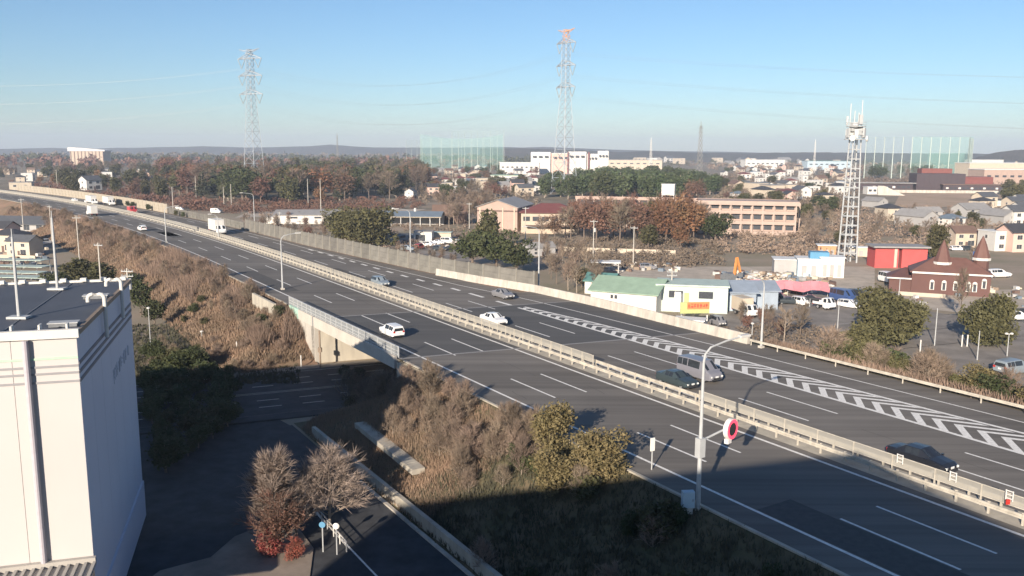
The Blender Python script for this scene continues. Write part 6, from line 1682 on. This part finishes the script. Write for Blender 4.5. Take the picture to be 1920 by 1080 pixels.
def truck(loc, rz, label, L=6.5, h=3.3, key='paint_white', boxk='wall_white', sc=1.0, cat='truck', flat=False):
    r = empty('box_truck' if not flat else 'flatbed_truck', loc, rz); r.scale = (sc,) * 3
    cw = 1.05; xf = L / 2
    st = [(xf - 1.75, .95, 1.0, .92, .5, 1.35, 2.28), (xf - 1.6, cw, cw, .95, .45, 1.38, 2.36), (xf - .75, cw, cw, .95, .45, 1.38, 2.36), (xf - .18, cw, cw, .98, .45, 1.32, 1.45), (xf, .95, 1.0, .92, .5, 1.15, 1.22)]
    _, ring = loft_body(st, 'cab', key, r)
    glass_quad(r, 'windscreen', [ring[3][3], ring[3][5], ring[2][5], ring[2][3]], (.04, .06))
    for i0, i1 in ((2, 3), (6, 5)): glass_quad(r, 'side_window', [ring[1][i0], ring[2][i0], ring[2][i1], ring[1][i1]], (.08, .12))
    bl = L - 1.95
    if flat:
        mb = MB(); mb.box((-xf + bl / 2, 0, .95), (bl, 2.0, .12)); mb.build('bed', 'steel', r)
        for s in (-1, 1): mb = MB(); mb.box((-xf + bl / 2, s * 1.0, 1.2), (bl, .06, .42)); mb.build('side_board', key, r)
        mb = MB(); mb.box((-xf + bl, 0, 1.6), (.08, 2.0, 1.2)); mb.build('headboard', key, r)
    else:
        mb = MB(); mb.box((-xf + bl / 2, 0, (h + .95) / 2), (bl, 2.2, h - .95)); bx = mb.build('cargo_box', boxk, r)
        mb = MB(); mb.box((-xf - .02, 0, (h + .95) / 2), (.05, 2.05, h - 1.15)); mb.build('rear_door', boxk, bx)
        mb = MB(); 
        for s in (-1, 1): mb.box((-xf + bl / 2, s * 1.06, h + .02), (bl, .1, .08)); mb.box((-xf + bl / 2, s * 1.06, .98), (bl, .12, .1))
        mb.build('edge_rail', 'steel', bx)
    mb = MB(); mb.box((-.4, 0, .72), (L - 1.4, .8, .25)); mb.build('chassis', 'plastic_black', r)
    for x in (xf - 1.0, -xf + 1.3):
        for s in (-1, 1): wheel(r, x, s * .88, .43)
    for s in (-1, 1):
        mb = MB(); mb.box((xf + .01, s * .75, .78), (.06, .34, .18)); mb.build('headlight', 'lamp_glass', r)
        mb = MB(); mb.box((-xf - .03, s * .85, .78), (.06, .3, .16)); mb.build('tail_light', 'tail_red', r)
        mb = MB(); mb.box((xf - .2, s * 1.25, 1.75), (.1, .16, .34)); mb.build('mirror', 'plastic_black', r)
    mb = MB(); mb.box((xf + .01, 0, .5), (.10, 2.0, .24)); mb.build('bumper', 'plastic_black', r)
    return tag(r, label, cat)
def on_road(fn, u, v, way, *a, **k): return fn(*a[:-1], P(u, v, .006), head(u) + (0 if way > 0 else math.pi), a[-1], **k)
def rc(kind, key, u, v, way, label, **k): return car(kind, key, P(u, v, .006), head(u) + (0 if way > 0 else math.pi), label, **k)
rc('wagon', 'paint_white', -98.3, 44.0, -1, 'white station wagon on the bridge in the outer lane of the near carriageway')
rc('wagon', 'paint_white', -265, 44.0, -1, 'small distant white car on the near carriageway above the dry slope')
rc('sedan', 'paint_white', -98.0, 59.0, 1, 'white sedan in the lane beside the median screen on the far carriageway', sc=1.04)
rc('wagon', 'paint_silver', -136.5, 59.1, 1, 'blue silver hatchback on the far carriageway behind the white sedan')
rc('sedan', 'paint_grey', -115.0, 71.0, 1, 'grey sedan with its headlight lit by sun in the outermost merging lane')
rc('van', 'paint_lavender', -62.8, 62.9, 1, 'silver lavender minivan behind the lamp pole on the far carriageway', sc=1.08)
rc('sedan', 'paint_green', -62.0, 59.0, 1, 'dark green sedan alongside the silver minivan next to the median', sc=1.02)
rc('sedan', 'paint_black', -35.5, 59.1, 1, 'black car beside the median at the lower right', sc=1.06)
truck(P(-245, 59.3, .006), head(-245), 'white box truck coming towards the camera on the far carriageway', 8.2, 3.7, sc=1.1)
truck(P(-333, 44.3, .006), head(-333) + math.pi, 'distant white box truck on the near carriageway going away', 7.5, 3.5)
for px, py, L, lb in ((163, 383, 10, 'distant white truck on the far carriageway, left of the pair'), (200, 385, 10, 'distant white truck on the far carriageway, right of the pair')):
    u, v = UV(px, py, 0); truck(P(u, 61 if px < 190 else 64.5, .006), head(u), lb, L, 3.6)
u, v = UV(230, 400); truck(P(u, 59.2, .006), head(u), 'distant reddish truck on the far carriageway behind the median', 5.5, 2.4, 'paint_red', 'wall_red')
u, v = UV(108, 379); rc('wagon', 'paint_white', u, 60, 1, 'tiny white car on the far bend of the expressway')
u, v = UV(145, 381); rc('wagon', 'paint_white', u, 62, 1, 'tiny white car just left of the distant truck pair')

# parked vehicles
def pc(kind, key, px, py, rz, label, **k): return car(kind, key, at(px, py) + Vector((0, 0, .03)), R(rz), label, **k)
truck(at(1545, 579) + Vector((0, 0, .03)), R(-60), 'white mini truck parked below the pink awning', 4.2, 2.0, flat=True, cat='truck', sc=.95)
truck(at(1396, 592) + Vector((0, 0, .03)), R(-75), 'white truck cab with a cream box facing the road beside the workshop', 6.0, 3.4, boxk='wall_cream')
pc('van', 'paint_dark', 1455, 566, -20, 'dark blue green van at the left of the yard below the pink awning')
pc('wagon', 'paint_blue', 1438, 572, -30, 'dark blue car next to the dark van in the yard')
pc('sedan', 'paint_dark', 1480, 570, -15, 'dark car with pale stripes left of the white mini truck')
pc('van', 'paint_blue', 1582, 566, -70, 'large dark blue van right of the white mini truck', sc=1.35)
pc('wagon', 'paint_white', 1593, 577, -50, 'white car nose in front of the large dark blue van')
pc('sedan', 'paint_dark', 1660, 558, -40, 'dark car with a white reflection at the edge of the car park')
pc('kei', 'paint_white', 1664, 530, -80, 'white tall van in front of the red store', sc=1.5)
pc('van', 'paint_black', 1610, 560, -40, 'black van under the bare trees right of the dark blue van')
pc('wagon', 'paint_white', 1872, 520, 10, 'white van beside the turreted house at the right border', sc=1.3)
pc('kei', 'paint_grey', 1840, 525, 10, 'grey small van between the turrets and the white van', sc=1.3)
pc('wagon', 'paint_silver', 1900, 700, 24, 'silver blue car at the right border below the guardrail bushes', sc=1.3)
pc('wagon', 'paint_white', 1905, 600, 10, 'white car on the side street at the right border', sc=1.1)
pc('wagon', 'paint_white', 806, 462, -20, 'white car parked in front of the blue roofed shed, left one of the row')
pc('sedan', 'paint_white', 822, 458, -20, 'white car parked in front of the blue roofed shed, middle one of the row')
pc('van', 'paint_white', 840, 456, -20, 'white van parked in front of the blue roofed shed, right one of the row')
pc('wagon', 'paint_dark', 825, 470, -20, 'dark car parked nearer the noise wall than the white row')
pc('kei', 'paint_red', 787, 467, 60, 'small red and white van parked left of the white row')
pc('wagon', 'paint_black', 1140, 515, 20, 'black car under the small white shelter')
pc('wagon', 'paint_white', 866, 458, 30, 'white car half hidden by the broad evergreens')
pc('van', 'paint_white', 38, 456, 0, 'white van parked at the left before the grey roofed hall')
pc('wagon', 'paint_blue', 54, 455, 0, 'blue car parked before the grey roofed hall')
pc('wagon', 'paint_white', 70, 454, 0, 'white car parked right of the blue one before the hall')
pc('kei', 'paint_white', 86, 458, 60, 'tiny white car standing apart right of the parked row at the left')
pc('kei', 'paint_white', 405, 400, 0, 'tiny white van on the lane by the pale poles', sc=1.4)
pc('kei', 'paint_white', 337, 396, 0, 'tiny white car behind the right end of the cream noise wall', sc=1.2)

# more parked vehicles in the yards on the right and by the sheds
for i, (k, c, px, py, rz, lb) in enumerate([('wagon', 'grey', 1420, 560, -30, 'grey car at the left end of the pink awning'), ('kei', 'white', 1500, 572, -60, 'small white van left of the white mini truck'), ('sedan', 'black', 1520, 566, -20, 'black car half behind the white mini truck'),
        ('wagon', 'dark', 1625, 572, -30, 'dark hatchback in front of the black van'), ('kei', 'grey', 1345, 610, -70, 'small grey van between the orange sign and the workshop'), ('wagon', 'white', 1700, 522, 10, 'white car by the loose olive tree'),
        ('wagon', 'silver', 765, 470, -20, 'silver car parked left of the red and white van'), ('sedan', 'black', 845, 470, -20, 'black car parked nearest the broad evergreens'), ('wagon', 'grey', 1215, 505, 0, 'grey car on the lane behind the green roofed shed'), ('kei', 'white', 1660, 470, 0, 'tiny white van behind the red store'),
        ('wagon', 'white', 1795, 470, 5, 'white car before the ochre house'), ('wagon', 'dark', 1815, 470, 5, 'dark car right of the white car before the ochre house')]):
    pc(k, 'paint_' + c, px, py, rz, lb)
mb = MB(); lr = random.Random(44)
for (x0, x1, y0, y1, n, sm) in ((1340, 1560, 512, 552, 160, 1.0), (1150, 1270, 494, 510, 60, .8), (700, 880, 440, 470, 60, .8), (1690, 1920, 540, 575, 40, .7), (0, 90, 448, 500, 70, .9)):
    for i in range(n):
        p = at(lr.uniform(x0, x1), lr.uniform(y0, y1)); s = lr.uniform(.4, 1.5) * sm
        mb.box((p.x, p.y, G + s * .35), (s * 1.3, s * .8, s * .7), lr.uniform(0, 3), lr.randrange(6))
tag(mb.build('clutter', ['wall_cream', 'wall_grey', 'wall_white', 'rust_trim', 'wall_brown', 'roof_bluegrey']), 'piled crates and materials lying about the yards', 'clutter', None, 'stuff')

# ------------------------------------------------------------------ air
mb = MB(); mb.box((0, 3550, 62), (12200, 8100, 144))
hz = mb.build('haze', 'wire'); hz.data.materials.clear()
hm = bpy.data.materials.new('haze_air'); hm.use_nodes = True; nt = hm.node_tree; nt.nodes.clear()
o_ = nt.nodes.new('ShaderNodeOutputMaterial'); pv = nt.nodes.new('ShaderNodeVolumePrincipled')
pv.inputs['Color'].default_value = (.70, .82, 1.0, 1); pv.inputs['Density'].default_value = .00017; pv.inputs['Anisotropy'].default_value = 0.0
nt.links.new(pv.outputs['Volume'], o_.inputs['Volume']); hz.data.materials.append(hm)
tag(hz, kind='stuff')
